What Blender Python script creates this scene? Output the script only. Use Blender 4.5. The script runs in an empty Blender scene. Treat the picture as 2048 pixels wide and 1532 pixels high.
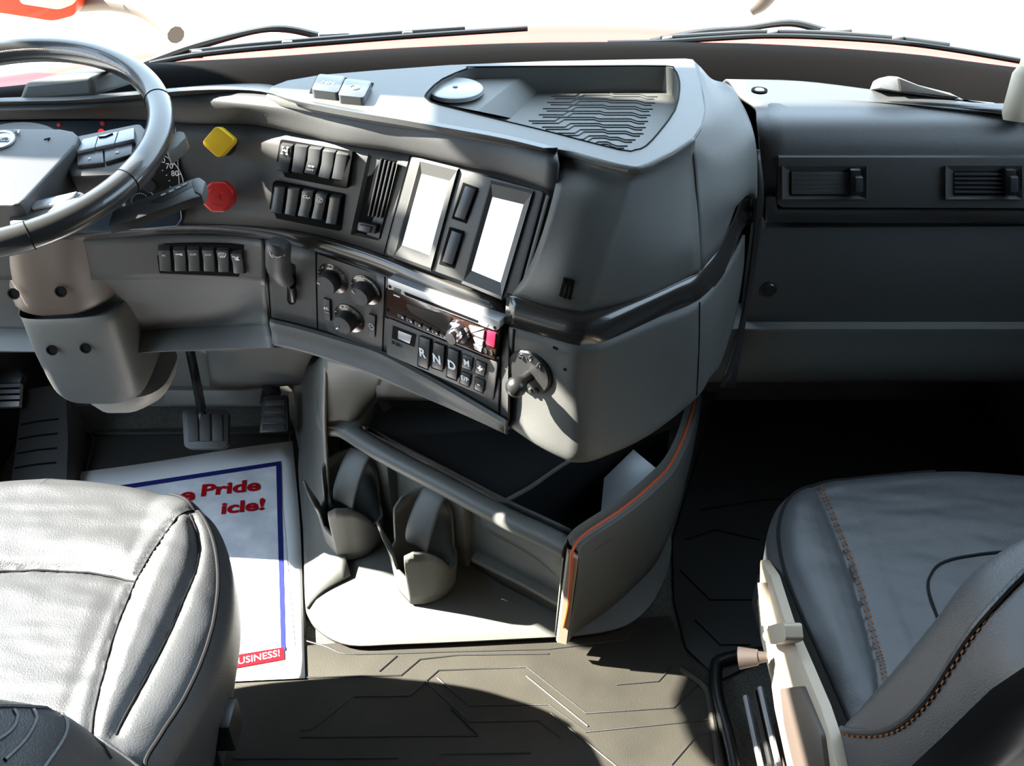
import bpy, bmesh, math, random
from mathutils import Vector as V, Matrix
from mathutils.bvhtree import BVHTree
random.seed(4)
PI = math.pi
sc = bpy.context.scene
C = bpy.context.collection

# ---------------------------------------------------------------- camera, world, sun, exposure
CZ, PIT, FPX = 1.4, math.radians(38), 1950.0
cd = bpy.data.cameras.new('camera'); cam = bpy.data.objects.new('camera', cd); C.objects.link(cam)
cam.location = (0, 0, CZ); cam.rotation_euler = (PI/2 - PIT, 0, 0)
cd.sensor_width = 36; cd.lens = FPX/2048*36; cd.clip_start = .01; cd.clip_end = 200
sc.camera = cam
w = bpy.data.worlds.new('sky'); sc.world = w; w.use_nodes = True
bg = w.node_tree.nodes['Background']; bg.inputs[0].default_value = (.62, .80, 1, 1); bg.inputs[1].default_value = 7.0
SUN = V((.77, -.09, -.63)).normalized()
sl = bpy.data.lights.new('sun', 'SUN'); so = bpy.data.objects.new('sun', sl); C.objects.link(so)
sl.energy = 55; sl.angle = math.radians(.6); sl.color = (1, .96, .86)
so.location = (-6, .7, 6); so.rotation_euler = SUN.to_track_quat('-Z', 'Y').to_euler()
sc.view_settings.view_transform = 'Standard'; sc.view_settings.look = 'None'
sc.view_settings.gamma = 1; sc.view_settings.use_curve_mapping = False
sc.view_settings.exposure = 0.0
sc.cycles.max_bounces = 8; sc.cycles.diffuse_bounces = 5; sc.cycles.transparent_max_bounces = 8
sc.cycles.use_denoising = True; sc.cycles.sample_clamp_indirect = 6.0
sc.cycles.caustics_reflective = False; sc.cycles.caustics_refractive = False

# ---------------------------------------------------------------- helpers
O = V((0, 0, CZ))
cp, sp_ = math.cos(PIT), math.sin(PIT)
def ray(px, py):
    x = (px-1024)/FPX; v = (766-py)/FPX
    return V((x, cp+v*sp_, -sp_+v*cp))
def Z(px, py, z): r = ray(px, py); return O + r*((z-CZ)/r.z)
def Y(px, py, y): r = ray(px, py); return O + r*(y/r.y)
def X(px, py, x): r = ray(px, py); return O + r*(x/r.x)
def PL(px, py, p, n, off=0):
    r = ray(px, py); return O + r*((p + n*off - O).dot(n)/r.dot(n))
def zl(l): return [Z(*q) for q in l]
def zz(l, z): return [Z(a, b, z) for a, b in l]
def crop(l, x0, y0, s): return [(x0+a*s, y0+b*s) for a, b in l]

ORI = {}
def wo(o): return ORI.get(o.name, V((0, 0, 0)))
def tag(o, label=None, cat=None, group=None, kind=None):
    if label: o['label'] = label
    if cat: o['category'] = cat
    if group: o['group'] = group
    if kind: o['kind'] = kind
    return o
def thing(name, label, cat, loc, group=None):
    o = bpy.data.objects.new(name, None); C.objects.link(o); o.empty_display_size = .03
    o.location = loc; ORI[o.name] = V(loc)
    return tag(o, label, cat, group)
def add(name, vs, fs, mat, parent=None, sharp=35, toward=None, recalc=True, label=None):
    me = bpy.data.meshes.new(name)
    vs = [V(v) for v in vs]
    lo = V((min(v.x for v in vs), min(v.y for v in vs), min(v.z for v in vs)))
    hi = V((max(v.x for v in vs), max(v.y for v in vs), max(v.z for v in vs)))
    org = V(((lo.x+hi.x)/2, (lo.y+hi.y)/2, lo.z))
    me.from_pydata([v-org for v in vs], [], fs); me.update()
    bm = bmesh.new(); bm.from_mesh(me)
    if recalc: bmesh.ops.recalc_face_normals(bm, faces=bm.faces[:])
    if toward is not None:
        s = sum(f.normal.dot((toward-org-f.calc_center_median()))*f.calc_area() for f in bm.faces)
        if s < 0: bmesh.ops.reverse_faces(bm, faces=bm.faces[:])
    bm.to_mesh(me); bm.free()
    for p in me.polygons: p.use_smooth = True
    me.set_sharp_from_angle(angle=math.radians(sharp))
    me.materials.append(mat)
    o = bpy.data.objects.new(name, me); C.objects.link(o)
    ORI[o.name] = org
    if parent: o.parent = parent; o.location = org - wo(parent)
    else: o.location = org
    if label: o['label'] = label
    return o
def solidify(o, t, off=-1):
    m = o.modifiers.new('thick', 'SOLIDIFY'); m.thickness = t; m.offset = off; m.use_even_offset = False; return o
def cr(pts, n, closed=False):
    pts = [V(p) for p in pts]
    if n <= 1 or len(pts) < 3 and not closed:
        if n <= 1: return pts
        a, b = pts; return [a.lerp(b, i/n) for i in range(n+1)]
    out = []; m = len(pts)
    for i in range(m if closed else m-1):
        p1, p2 = pts[i], pts[(i+1) % m]
        p0 = pts[i-1] if (closed or i > 0) else p1*2-p2
        p3 = pts[(i+2) % m] if (closed or i+2 < m) else p2*2-p1
        for k in range(n):
            t = k/n
            out.append(.5*((2*p1)+(p2-p0)*t+(2*p0-5*p1+4*p2-p3)*t*t+(3*p1-p0-3*p2+p3)*t**3))
    if not closed: out.append(pts[-1])
    return out
def grid(rows, nu=6, nv=6):
    rows = [cr(r, nu) for r in rows]
    cols = [cr([r[j] for r in rows], nv) for j in range(len(rows[0]))]
    return [[c[i] for c in cols] for i in range(len(cols[0]))]
def qfaces(nr, nc, closed_u=False, closed_v=False):
    f = []
    for i in range(nr if closed_v else nr-1):
        for j in range(nc if closed_u else nc-1):
            a = i*nc+j; b = i*nc+(j+1) % nc; c = ((i+1) % nr)*nc+(j+1) % nc; d = ((i+1) % nr)*nc+j
            f.append((a, b, c, d))
    return f
def loft(name, rows, mat, parent=None, nu=6, nv=6, thick=.004, toward=O, sharp=40):
    g = grid(rows, nu, nv)
    vs = [v for r in g for v in r]
    o = add(name, vs, qfaces(len(g), len(g[0])), mat, parent, sharp, toward)
    if thick: solidify(o, thick)
    return o
def bvh(rows, nu=6, nv=6):
    g = grid(rows, nu, nv); vs = [v for r in g for v in r]
    return BVHTree.FromPolygons(vs, qfaces(len(g), len(g[0])))
def hit(S, px, py):
    r = ray(px, py).normalized()
    p, n, _, _ = S.ray_cast(O, r)
    if p is None:
        # nearest surface point to the ray at a typical depth
        best = None
        for d in (.9, 1.0, 1.1, 1.2, 1.3, 1.4, 1.5, 1.6):
            q = O+r*d; a, nn, _, dist = S.find_nearest(q)
            if best is None or dist < best[2]: best = (a, nn, dist)
        p, n = best[0], best[1]
    if n.dot(r) > 0: n = -n
    return p, n.normalized()
def uv_(n):
    u = V((0, 0, 1)).cross(n)
    if u.length < 1e-3: u = V((1, 0, 0))
    u.normalize(); return u, n.cross(u).normalized()
def slab(name, pts, n, out, inn, mat, parent=None, bev=0., seg=2, sharp=40, label=None):
    n = V(n).normalized(); pts = [V(p) for p in pts]
    c = sum(pts, V())/len(pts); pts = [p - n*((p-c).dot(n)) for p in pts]
    N = len(pts)
    bm = bmesh.new()
    top = [bm.verts.new(p+n*out) for p in pts]; bot = [bm.verts.new(p-n*inn) for p in pts]
    bm.faces.new(top); bm.faces.new(bot[::-1])
    for i in range(N): bm.faces.new((top[i], bot[i], bot[(i+1) % N], top[(i+1) % N]))
    bmesh.ops.recalc_face_normals(bm, faces=bm.faces[:])
    if bev > 0:
        st = set(top)
        e = [e for e in bm.edges if e.verts[0] in st or e.verts[1] in st]
        bmesh.ops.bevel(bm, geom=e, offset=bev, segments=seg, affect='EDGES', profile=.6, clamp_overlap=True)
    bm.verts.index_update()
    vs = [v.co.copy() for v in bm.verts]; fs = [[v.index for v in f.verts] for f in bm.faces]; bm.free()
    return add(name, vs, fs, mat, parent, sharp, recalc=False, label=label)
def spx(name, S, poly, out, inn, mat, parent=None, bev=0., seg=2, at=None, label=None):
    """slab lying on surface S; its top outline is the pixel outline at height out above S"""
    cx = sum(p[0] for p in poly)/len(poly); cy = sum(p[1] for p in poly)/len(poly)
    p, n = hit(S, *(at or (cx, cy)))
    pts = [PL(a, b, p, n, out) for a, b in poly]
    return slab(name, pts, n, 0, out+inn, mat, parent, bev, seg, label=label)
def rnd(poly, r, n=4):
    """round the corners of a pixel polygon"""
    out = []; m = len(poly)
    for i in range(m):
        p = V((*poly[i], 0)); a = V((*poly[i-1], 0)); b = V((*poly[(i+1) % m], 0))
        ra = min(r, (a-p).length*.45); rb = min(r, (b-p).length*.45)
        s = p+(a-p).normalized()*ra; e = p+(b-p).normalized()*rb
        for k in range(n+1):
            t = k/n; q = s*(1-t)**2+p*2*t*(1-t)+e*t*t; out.append((q.x, q.y))
    return out
def inset(poly, f):
    cx = sum(p[0] for p in poly)/len(poly); cy = sum(p[1] for p in poly)/len(poly)
    return [(cx+(a-cx)*f, cy+(b-cy)*f) for a, b in poly]
def tube(name, pts, r, mat, parent=None, n=10, sub=1, closed=False, caps=True, flat=1.0, sharp=40):
    """sweep; r is a number or one radius per control point"""
    k = len(pts)
    rs = [r]*k if not hasattr(r, '__len__') else list(r)
    P = cr(pts, sub, closed)
    R_ = [v.x for v in cr([V((q, 0, 0)) for q in rs], sub, closed)]
    vs = []; m = len(P); up = None
    for i in range(m):
        t = (P[(i+1) % m]-P[i-1]) if closed else (P[min(i+1, m-1)]-P[max(i-1, 0)])
        t.normalize()
        if up is None:
            up = V((0, 0, 1)) if abs(t.z) < .9 else V((0, 1, 0))
        a = (up - t*up.dot(t)).normalized(); up = a; b = t.cross(a)
        for j in range(n):
            q = 2*PI*j/n; vs.append(P[i]+a*(math.cos(q)*R_[i]*flat)+b*(math.sin(q)*R_[i]))
    fs = qfaces(m, n, True, closed)
    if caps and not closed: fs += [tuple(range(n))[::-1], tuple(range((m-1)*n, m*n))]
    return add(name, vs, fs, mat, parent, sharp)
def rev(name, prof, c, ax, mat, parent=None, n=32, sharp=35, label=None):
    """revolve (r,h) profile about axis ax through c"""
    ax = V(ax).normalized(); u, v = uv_(ax)
    vs = []
    for r, h in prof:
        for j in range(n):
            q = 2*PI*j/n; vs.append(V(c)+ax*h+u*(math.cos(q)*r)+v*(math.sin(q)*r))
    m = len(prof); fs = qfaces(m, n, True)
    fs += [tuple(range(n)), tuple(range((m-1)*n, m*n))]
    return add(name, vs, fs, mat, parent, sharp, label=label)
def boxf(name, c, u, v, n, a, b, h, mat, parent=None, bev=.002, inn=0.):
    pts = [c-u*a-v*b, c+u*a-v*b, c+u*a+v*b, c-u*a+v*b]
    return slab(name, pts, n, h, inn, mat, parent, bev)
def join(name, parts, mat, parent=None, sharp=40, label=None):
    """merge temporary meshes (pieces of one pattern) into a single mesh"""
    vs = []; fs = []
    for o in parts:
        k = len(vs); org = ORI[o.name]
        vs += [v.co+org for v in o.data.vertices]; fs += [[i+k for i in p.vertices] for p in o.data.polygons]
        me = o.data; ORI.pop(o.name, None); bpy.data.objects.remove(o); bpy.data.meshes.remove(me)
    return add(name, vs, fs, mat, parent, sharp, recalc=False, label=label)
FONT_CACHE = {}
def text(name, s, c, u, v, size, mat, parent=None, ext=.0003, bold=False, sx=1.0, label=None):
    key = (s, bold)
    if key not in FONT_CACHE:
        cu = bpy.data.curves.new('lettering', 'FONT'); cu.body = s; cu.size = 1; cu.align_x = 'CENTER'; cu.align_y = 'CENTER'
        cu.resolution_u = 3; cu.offset = .03 if bold else .0; cu.extrude = .02
        ob = bpy.data.objects.new('lettering', cu); C.objects.link(ob)
        dg = bpy.context.evaluated_depsgraph_get(); me = bpy.data.meshes.new_from_object(ob.evaluated_get(dg))
        FONT_CACHE[key] = ([x.co.copy() for x in me.vertices], [list(p.vertices) for p in me.polygons])
        bpy.data.objects.remove(ob); bpy.data.curves.remove(cu); bpy.data.meshes.remove(me)
    vs, fs = FONT_CACHE[key]
    xs = [a.x for a in vs]; ys = [a.y for a in vs]; cx = (min(xs)+max(xs))/2; cy = (min(ys)+max(ys))/2
    h = max(ys)-min(ys) if s not in '-+' else .72
    k = size/h; n = u.cross(v).normalized()
    W = [V(c)+u*((a.x-cx)*k*sx)+v*((a.y-cy)*k)+n*(ext+a.z/.02*ext) for a in vs]
    return add(name, W, fs, mat, parent, recalc=False, label=label)

# ---------------------------------------------------------------- materials
def mat(name, col, rough=.5, bump=0., bscale=900, metal=0., spec=.5, coat=0., var=0., vscale=40, emit=None, detail=3, col2=None):
    m = bpy.data.materials.new(name); m.use_nodes = True; nt = m.node_tree; b = nt.nodes['Principled BSDF']
    b.inputs['Base Color'].default_value = (*col, 1); b.inputs['Roughness'].default_value = rough
    b.inputs['Metallic'].default_value = metal; b.inputs['Specular IOR Level'].default_value = spec
    b.inputs['Coat Weight'].default_value = coat
    if emit: b.inputs['Emission Color'].default_value = (*emit[0], 1); b.inputs['Emission Strength'].default_value = emit[1]
    tc = nt.nodes.new('ShaderNodeTexCoord')
    if bump:
        no = nt.nodes.new('ShaderNodeTexNoise'); no.inputs['Scale'].default_value = bscale; no.inputs['Detail'].default_value = detail
        bu = nt.nodes.new('ShaderNodeBump'); bu.inputs['Strength'].default_value = bump; bu.inputs['Distance'].default_value = .001
        nt.links.new(tc.outputs['Object'], no.inputs['Vector']); nt.links.new(no.outputs['Fac'], bu.inputs['Height'])
        nt.links.new(bu.outputs['Normal'], b.inputs['Normal'])
    if var:
        n2 = nt.nodes.new('ShaderNodeTexNoise'); n2.inputs['Scale'].default_value = vscale; n2.inputs['Detail'].default_value = 6
        rp = nt.nodes.new('ShaderNodeValToRGB')
        c2 = col2 or tuple(min(1, c*(1+var)) for c in col)
        rp.color_ramp.elements[0].position = .35; rp.color_ramp.elements[1].position = .7
        rp.color_ramp.elements[0].color = (*[c*(1-var*.6) for c in col], 1); rp.color_ramp.elements[1].color = (*c2, 1)
        nt.links.new(tc.outputs['Object'], n2.inputs['Vector']); nt.links.new(n2.outputs['Fac'], rp.inputs['Fac'])
        nt.links.new(rp.outputs['Color'], b.inputs['Base Color'])
    return m
M = {}
M['dash'] = mat('dash_plastic', (.055, .056, .055), .42, .35, 1400)
M['fascia'] = mat('fascia_plastic', (.055, .055, .053), .4, .25, 1700)
M['nose'] = mat('nose_plastic', (.082, .083, .077), .48, .35, 1400)
M['black'] = mat('black_plastic', (.012, .012, .012), .35)
M['dark'] = mat('dark_plastic', (.022, .022, .022), .4, .1, 1500)
M['gap'] = mat('dark_gap', (.004, .004, .004), .8, spec=.1)
M['gloss'] = mat('gloss_trim', (.020, .018, .016), .22, 0, coat=.35)
M['switch'] = mat('switch_plastic', (.036, .038, .040), .32)
M['white'] = mat('white_print', (.94, .94, .94), .5)
M['dimwhite'] = mat('grey_print', (.45, .45, .45), .5)
M['grey'] = mat('grey_console_plastic', (.115, .118, .108), .45, .25, 1400)
M['lgrey'] = mat('light_grey_plastic', (.27, .255, .225), .5, .2, 1200)
M['knee'] = mat('knee_panel_plastic', (.066, .066, .062), .48, .25, 1400)
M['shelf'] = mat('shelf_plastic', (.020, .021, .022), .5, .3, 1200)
M['mat'] = mat('rubber_mat', (.030, .027, .020), .55, .5, 500, var=.35, vscale=7)
M['matdark'] = mat('rubber_mat_dark', (.027, .027, .026), .5, .4, 600)
M['carpet'] = mat('floor_carpet', (.09, .09, .08), .9, 1.0, 700, var=.5, vscale=300)
M['leather'] = mat('black_leather', (.052, .053, .055), .36, .6, 500, detail=5)
M['leather2'] = mat('grey_leather', (.045, .047, .050), .42, .45, 600, detail=5)
M['seam'] = mat('seam_dark', (.008, .008, .009), .75, spec=.15)
M['lever'] = mat('lever_brown', (.035, .027, .024), .45)
M['thread'] = mat('orange_thread', (.26, .085, .025), .7)
M['cream'] = mat('cream_plastic', (.42, .34, .25), .5, .1, 900)
M['brownp'] = mat('brown_plastic', (.075, .056, .045), .5)
M['rim'] = mat('rim_leather', (.028, .028, .027), .28, .12, 900, coat=.5)
M['pad'] = mat('pad_plastic', (.045, .047, .05), .42, .3, 1600)
M['silver'] = mat('silver_metal', (.46, .47, .50), .38, metal=.6)
M['chrome'] = mat('chrome', (.8, .8, .82), .08, metal=1)
M['satin'] = mat('satin_grey', (.30, .31, .32), .35, metal=.3)
M['yellow'] = mat('yellow_plastic', (.95, .60, .03), .35)
M['red'] = mat('red_plastic', (.50, .018, .015), .35)
M['redpaint'] = mat('red_paint', (.38, .026, .004), .45, spec=.3)
M['cowl'] = mat('cowl_plastic', (.006, .0055, .0055), .8, .1, 900, spec=.03)
M['orange'] = mat('orange_stripe', (.62, .10, .025), .5)
M['glossy_pane'] = mat('white_plate_glow', (.9, .92, .95), .1, emit=((.93, .96, 1), .85))  # white plates on the dash: glow stands in for reflected sky
M['paper'] = mat('paper', (.93, .94, .96), .7)
M['blueink'] = mat('blue_ink', (.02, .025, .15), .8, spec=.05)
M['redink'] = mat('red_ink', (.42, .006, .012), .8, spec=.05)
M['lining'] = mat('cab_lining', (.05, .048, .045), .8, .2, 300)
M['wallgrey'] = mat('firewall_grey', (.24, .225, .20), .7, .2, 400)
M['concrete'] = mat('concrete', (.34, .29, .23), .9, .2, 30, var=.1, vscale=3)
M['radio'] = mat('radio_face', (.045, .022, .016), .12, coat=.5)
M['maroon'] = mat('maroon_plastic', (.32, .015, .05), .3)
M['lamp'] = mat('warning_red', (.5, .01, .01), .4, emit=((1, .03, .03), .8))
M['amber'] = mat('amber', (.8, .35, .03), .4)
M['bluegauge'] = mat('gauge_face', (.012, .022, .035), .35)
M['stitch'] = mat('tan_thread', (.62, .44, .32), .7)
M['tan'] = mat('bronze_print', (.35, .2, .16), .5)
def glassmat(name, tint, refl=.06):
    m = bpy.data.materials.new(name); m.use_nodes = True; nt = m.node_tree
    for n in list(nt.nodes):
        if n.type == 'BSDF_PRINCIPLED': nt.nodes.remove(n)
    out = [n for n in nt.nodes if n.type == 'OUTPUT_MATERIAL'][0]
    tr = nt.nodes.new('ShaderNodeBsdfTransparent'); tr.inputs[0].default_value = (*tint, 1)
    gl = nt.nodes.new('ShaderNodeBsdfGlossy'); gl.inputs['Roughness'].default_value = .02
    mx = nt.nodes.new('ShaderNodeMixShader'); lw = nt.nodes.new('ShaderNodeLayerWeight'); lw.inputs[0].default_value = .5
    pw = nt.nodes.new('ShaderNodeMath'); pw.operation = 'POWER'; pw.inputs[1].default_value = 5
    fr = nt.nodes.new('ShaderNodeMath'); fr.operation = 'MULTIPLY_ADD'; fr.inputs[1].default_value = .8; fr.inputs[2].default_value = .03
    nt.links.new(lw.outputs['Facing'], pw.inputs[0]); nt.links.new(pw.outputs[0], fr.inputs[0]); nt.links.new(fr.outputs[0], mx.inputs[0]); nt.links.new(tr.outputs[0], mx.inputs[1]); nt.links.new(gl.outputs[0], mx.inputs[2])
    nt.links.new(mx.outputs[0], out.inputs['Surface']); return m
M['glass'] = glassmat('window_glass', (.95, .97, .96))
# ---------------------------------------------------------------- cab shell (setting)
def struct(o): o['kind'] = 'structure'; return o
def poly_hole(name, outer, inner, mat, thick=None, n=None, parent=None):
    from mathutils.geometry import delaunay_2d_cdt
    # drop the axis along which the loop is flat
    ext = [max(p[k] for p in outer)-min(p[k] for p in outer) for k in range(3)]; d = ext.index(min(ext)); ax = [k for k in range(3) if k != d]
    pts = list(outer)+list(inner); no = len(outer)
    P2 = [V((p[ax[0]], p[ax[1]])) for p in pts]
    ed = [(i, (i+1) % no) for i in range(no)]+[(no+i, no+(i+1) % len(inner)) for i in range(len(inner))]
    v2, _, f2, ov_, _, _ = delaunay_2d_cdt(P2, ed, [], 0, 1e-6)
    def inside(q, loop):
        c = False; m = len(loop)
        for i in range(m):
            a, b = loop[i], loop[i-1]
            if (a.y > q.y) != (b.y > q.y) and q.x < (b.x-a.x)*(q.y-a.y)/(b.y-a.y)+a.x: c = not c
        return c
    vs = [pts[o[0]] for o in ov_]; fs = []
    for f in f2:
        q = sum((v2[i] for i in f), V((0, 0)))/len(f)
        if inside(q, P2[:no]) and not inside(q, P2[no:]): fs.append(list(f))
    return vs, fs
def wall_with_hole(name, outer, inner, mat, t):
    vs, fs = poly_hole(name, outer, inner, mat)
    o = add(name, vs, fs, mat, None, 35, V((0, .4, 1.0))); solidify(o, t); return struct(o)
# opening of the driver door window
hole = [(.50, .40), (1.30, .40), (1.33, 1.0), (1.335, 1.46), (1.335, 1.73), (1.197, 1.735), (1.20, 1.59), (1.0, 1.58), (.50, 1.57)]
rwin = [(.4, 1.0), (1.15, .98), (1.22, 1.05), (1.15, 1.7), (.4, 1.7)]
outer = [(-.8, -.08), (1.8, -.08), (1.8, .9), (1.55, 1.05), (1.42, 1.98), (-.8, 1.98)]
for side, x in (('left', -1.07), ('right', 1.07)):
    if side == 'left': wall_with_hole('wall_'+side, [V((x, a, b)) for a, b in outer], [V((x, a, b)) for a, b in hole], M['lining'], .02)
    else: wall_with_hole('wall_'+side, [V((x, a, b)) for a, b in outer], [V((x, a, b)) for a, b in rwin], M['lining'], .03)
struct(slab('floor', [V((-1.1, -.8, 0)), V((1.1, -.8, 0)), V((1.1, 1.8, 0)), V((-1.1, 1.8, 0))], (0, 0, 1), -.002, .06, M['carpet']))
struct(slab('ceiling', [V((-1.1, -.8, 1.96)), V((1.1, -.8, 1.96)), V((1.1, 1.46, 1.96)), V((-1.1, 1.46, 1.96))], (0, 0, -1), 0, .05, M['lining']))
struct(slab('wall_back', [V((-1.1, -.8, 0)), V((1.1, -.8, 0)), V((1.1, -.8, 1.96)), V((-1.1, -.8, 1.96))], (0, 1, 0), 0, .05, M['lining']))
# firewall, bent towards the floor
fw = [[V((x, 1.70, -.01)) for x in (-1.07, 0, 1.07)], [V((x, 1.74, .05)) for x in (-1.07, 0, 1.07)],
      [V((x, 1.80, .40)) for x in (-1.07, 0, 1.07)], [V((x, 1.78, .60)) for x in (-1.07, 0, 1.07)], [V((x, 1.62, .745)) for x in (-1.07, 0, 1.07)], [V((x, 1.45, .80)) for x in (-1.07, 0, 1.07)]]
struct(loft('wall_front', fw, M['wallgrey'], nu=4, nv=4, thick=.03))
# windshield glass and the rim below it
base_px = [(0, 178), (215, 146), (293, 131), (537, 117), (805, 99), (1100, 88), (1489, 90), (1794, 109), (1980, 132)]
base = [V((-1.06, 1.36, .87)), V((-.92, 1.365, .87))] + zz(base_px, .87) + [V((.92, 1.38, .87)), V((1.06, 1.36, .87))]
topc = [V((p.x*.98, 1.33+.06*(1-(p.x/1.06)**2), 1.93)) for p in base]
glass = loft('window_1', [base, [a.lerp(b, .5)+V((0, .03, 0)) for a, b in zip(base, topc)], topc], M['glass'], nu=4, nv=4, thick=0); struct(glass)
struct(add('window_2', [V((1.07, a, b)) for a, b in rwin], [tuple(range(len(rwin)))], M['glass']))
# dark trim running round the windshield base
c1 = [p+V((0, -.012, .006)) for p in base]
c2 = [p+V((0, -.045, .004)) for p in base]
c3 = [p+V((0, -.075, -.03)) for p in base]
c4 = [p+V((0, -.10, -.10)) for p in base]
struct(loft('trim_1', [[p+V((0, .03, -.02)) for p in base], base, c1, c2, c3, c4], M['cowl'], nu=4, nv=4, thick=.006))
for k, s in ((2, -1), (3, 1)):
    a = base[0] if s < 0 else base[-1]; b = topc[0] if s < 0 else topc[-1]
    struct(tube('trim_%d' % k, [a, a.lerp(b, .5)+V((0, .02, 0)), b], .04, M['dark'], n=12, sub=4))

# ---------------------------------------------------------------- outside the glass
struct(slab('ground', [V((-30, -20, -1.5)), V((30, -20, -1.5)), V((30, 60, -1.5)), V((-30, 60, -1.5))], (0, 0, 1), 0, .1, M['concrete']))
near = [p+V((0, .035, -.03)) for p in base]
hoodpx = [(0, 171), (215, 131), (293, 121), (537, 106), (805, 83), (1100, 63), (1420, 75), (1794, 104), (1980, 130)]
far = [near[0]+V((0, .12, -.02)), near[1]+V((0, .12, -.02))] + [Z(a, b, .82) for a, b in hoodpx] + [near[-2]+V((0, .12, -.02)), near[-1]+V((0, .12, -.02))]
far2 = [p+V((0, .10, -.10)) for p in far]
hood = tag(loft('truck_hood', [near, [a.lerp(b, .5)+V((0, 0, .004)) for a, b in zip(near, far)], far, far2], M['redpaint'], nu=4, nv=4, thick=.01),
    'red painted hood edge just outside the windshield glass', 'hood')
# wipers on the glass
def on_glass(px, py, lift=.012):
    # point just outside the raked glass
    S = GL; p, n = hit(S, px, py); r = ray(px, py).normalized(); return p + r*lift
GL = bvh([base, [a.lerp(b, .5)+V((0, .03, 0)) for a, b in zip(base, topc)], topc], 4, 4)
def wiper(label, blade, arm, conn, loc):
    t = thing('windshield_wiper', label, 'wiper', loc, 'wipers resting on the windshield')
    tube('rubber_blade', [on_glass(*p) for p in blade], .0045, M['black'], t, 8, 5)
    tube('blade_frame', [on_glass(a, b-9, .022) for a, b in blade[1:-1]], .0035, M['switch'], t, 8, 5)
    tube('arm', [on_glass(a, b, .045) for a, b in arm], [.006, .007, .005, .006, .006], M['dark'], t, 8, 5)
    c, n = hit(GL, *conn); u = (on_glass(conn[0]+20, conn[1]+1)-on_glass(conn[0]-20, conn[1]+3)).normalized()
    c = on_glass(conn[0], conn[1], .035); v = n.cross(u).normalized()
    boxf('connector', c, u, v, n, .024, .007, .008, M['satin'], t, .003)
    for q in (.25, .55, .8):
        k = int(q*(len(blade)-1)); p = on_glass(blade[k][0]+15, blade[k][1]-5, .02)
        boxf('claw', p, u, v, n, .008, .006, .006, M['satin'], t, .002)
wiper('black windshield wiper outside the glass in front of the steering wheel side',
      [(300, 128), (380, 112), (470, 101), (560, 93), (660, 85), (800, 74), (930, 65), (1055, 57)],
      [(290, 128), (390, 93), (505, 63), (570, 58), (640, 72)], (668, 72), on_glass(300, 128))
wiper('black windshield wiper outside the glass ahead of the passenger side',
      [(1215, 86), (1320, 84), (1430, 77), (1530, 72), (1640, 74), (1780, 83), (1900, 98), (2040, 122)],
      [(1300, 84), (1400, 66), (1490, 57), (1580, 46), (1650, 62)], (1672, 64), on_glass(1215, 86))
# hood mirrors
hm = thing('hood_mirror', 'red hood mirror housing seen through the glass at the far left', 'mirror', V((-1.1, 2.6, .6)))
slab('housing', [Y(a, b, 2.5) for a, b in rnd([(-40, -60), (168, -40), (166, 18), (120, 30), (20, 14), (-40, 8)], 12)], (0, -1, 0), .05, .05, M['redpaint'], hm, .02)
slab('inner_face', [Y(a, b, 2.44) for a, b in rnd([(28, -60), (150, -60), (150, 8), (118, 20), (40, 8)], 10)], (0, -1, 0), .0, .02, M['cream'], hm, .005)
tube('arm', [Y(160, 6, 2.55), Y(220, 4, 2.5), Y(280, 16, 2.45), Y(325, 44, 2.4), Y(352, 70, 2.35)], .022, M['brownp'], hm, 10, 5)
hm2 = thing('hood_mirror', 'pale hood mirror arm tip seen above the passenger wiper', 'mirror', V((.75, 2.6, .6)))
tube('arm', [Y(1560, -50, 2.6), Y(1525, 0, 2.6), Y(1500, 22, 2.6)], [.03, .026, .016], M['brownp'], hm2, 10, 4)
# big door mirror beside the driver's window
sm = thing('side_mirror', 'black side mirror outside the driver doorway', 'mirror', V((-1.32, 1.15, 1.15)))
slab('housing', [V((-1.30, 1.212+.088*math.cos(k*PI/18), 1.533+.18*math.sin(k*PI/18))) for k in range(36)], (1, 0, 0), 0, .03, M['black'], sm, .006)
tube('bracket', [V((-1.31, 1.225, 1.765)), V((-1.31, 1.285, 1.672)), V((-1.31, 1.345, 1.58))], .017, M['black'], sm)
tube('arm', [V((-1.31, 1.345, 1.58)), V((-1.30, 1.37, 1.45)), V((-1.27, 1.37, 1.25)), V((-1.12, 1.37, 1.0))], .014, M['black'], sm)
tube('lower_arm', [V((-1.33, 1.22, 1.45)), V((-1.25, 1.36, 1.2)), V((-1.12, 1.37, 1.0))], .02, M['black'], sm)

# ---------------------------------------------------------------- dashboard
dash = thing('dashboard', 'dark grey wraparound driver dashboard holding the switches, white plates and radio', 'dashboard', V((-.3, 1.25, .5)))
back = [(-150, 210), (0, 203), (150, 200), (300, 189), (430, 179), (532, 180), (600, 206), (705, 228), (800, 243), (900, 259), (1013, 279), (1112, 299)]
lipt = [(-150, 222), (0, 221), (150, 217), (290, 203), (400, 197), (500, 206), (610, 220), (705, 237), (800, 253), (900, 272), (1013, 294), (1116, 326)]
lipb = [(-150, 243), (0, 240), (150, 238), (290, 240), (390, 247), (500, 249), (600, 268), (690, 289), (800, 305), (927, 332), (1013, 351), (1110, 384)]
def bulge(p, d): return p + (O-p).normalized()*d
rows = [[Z(a, b, .80)+V((0, .04, 0)) for a, b in back], zz(back, .913), [a.lerp(b, .55)+V((0, 0, .006)) for a, b in zip(zz(back, .913), zz(lipt, .914))],
        zz(lipt, .914), [bulge(Z((a[0]+b[0])/2, (a[1]+b[1])/2, .898), .002) for a, b in zip(lipt, lipb)], zz(lipb, .880), [p+V((.006, .02, -.002)) for p in zz(lipb, .878)]]
loft('top_pad', rows, M['dash'], dash, nu=4, nv=4, thick=.004)
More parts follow.
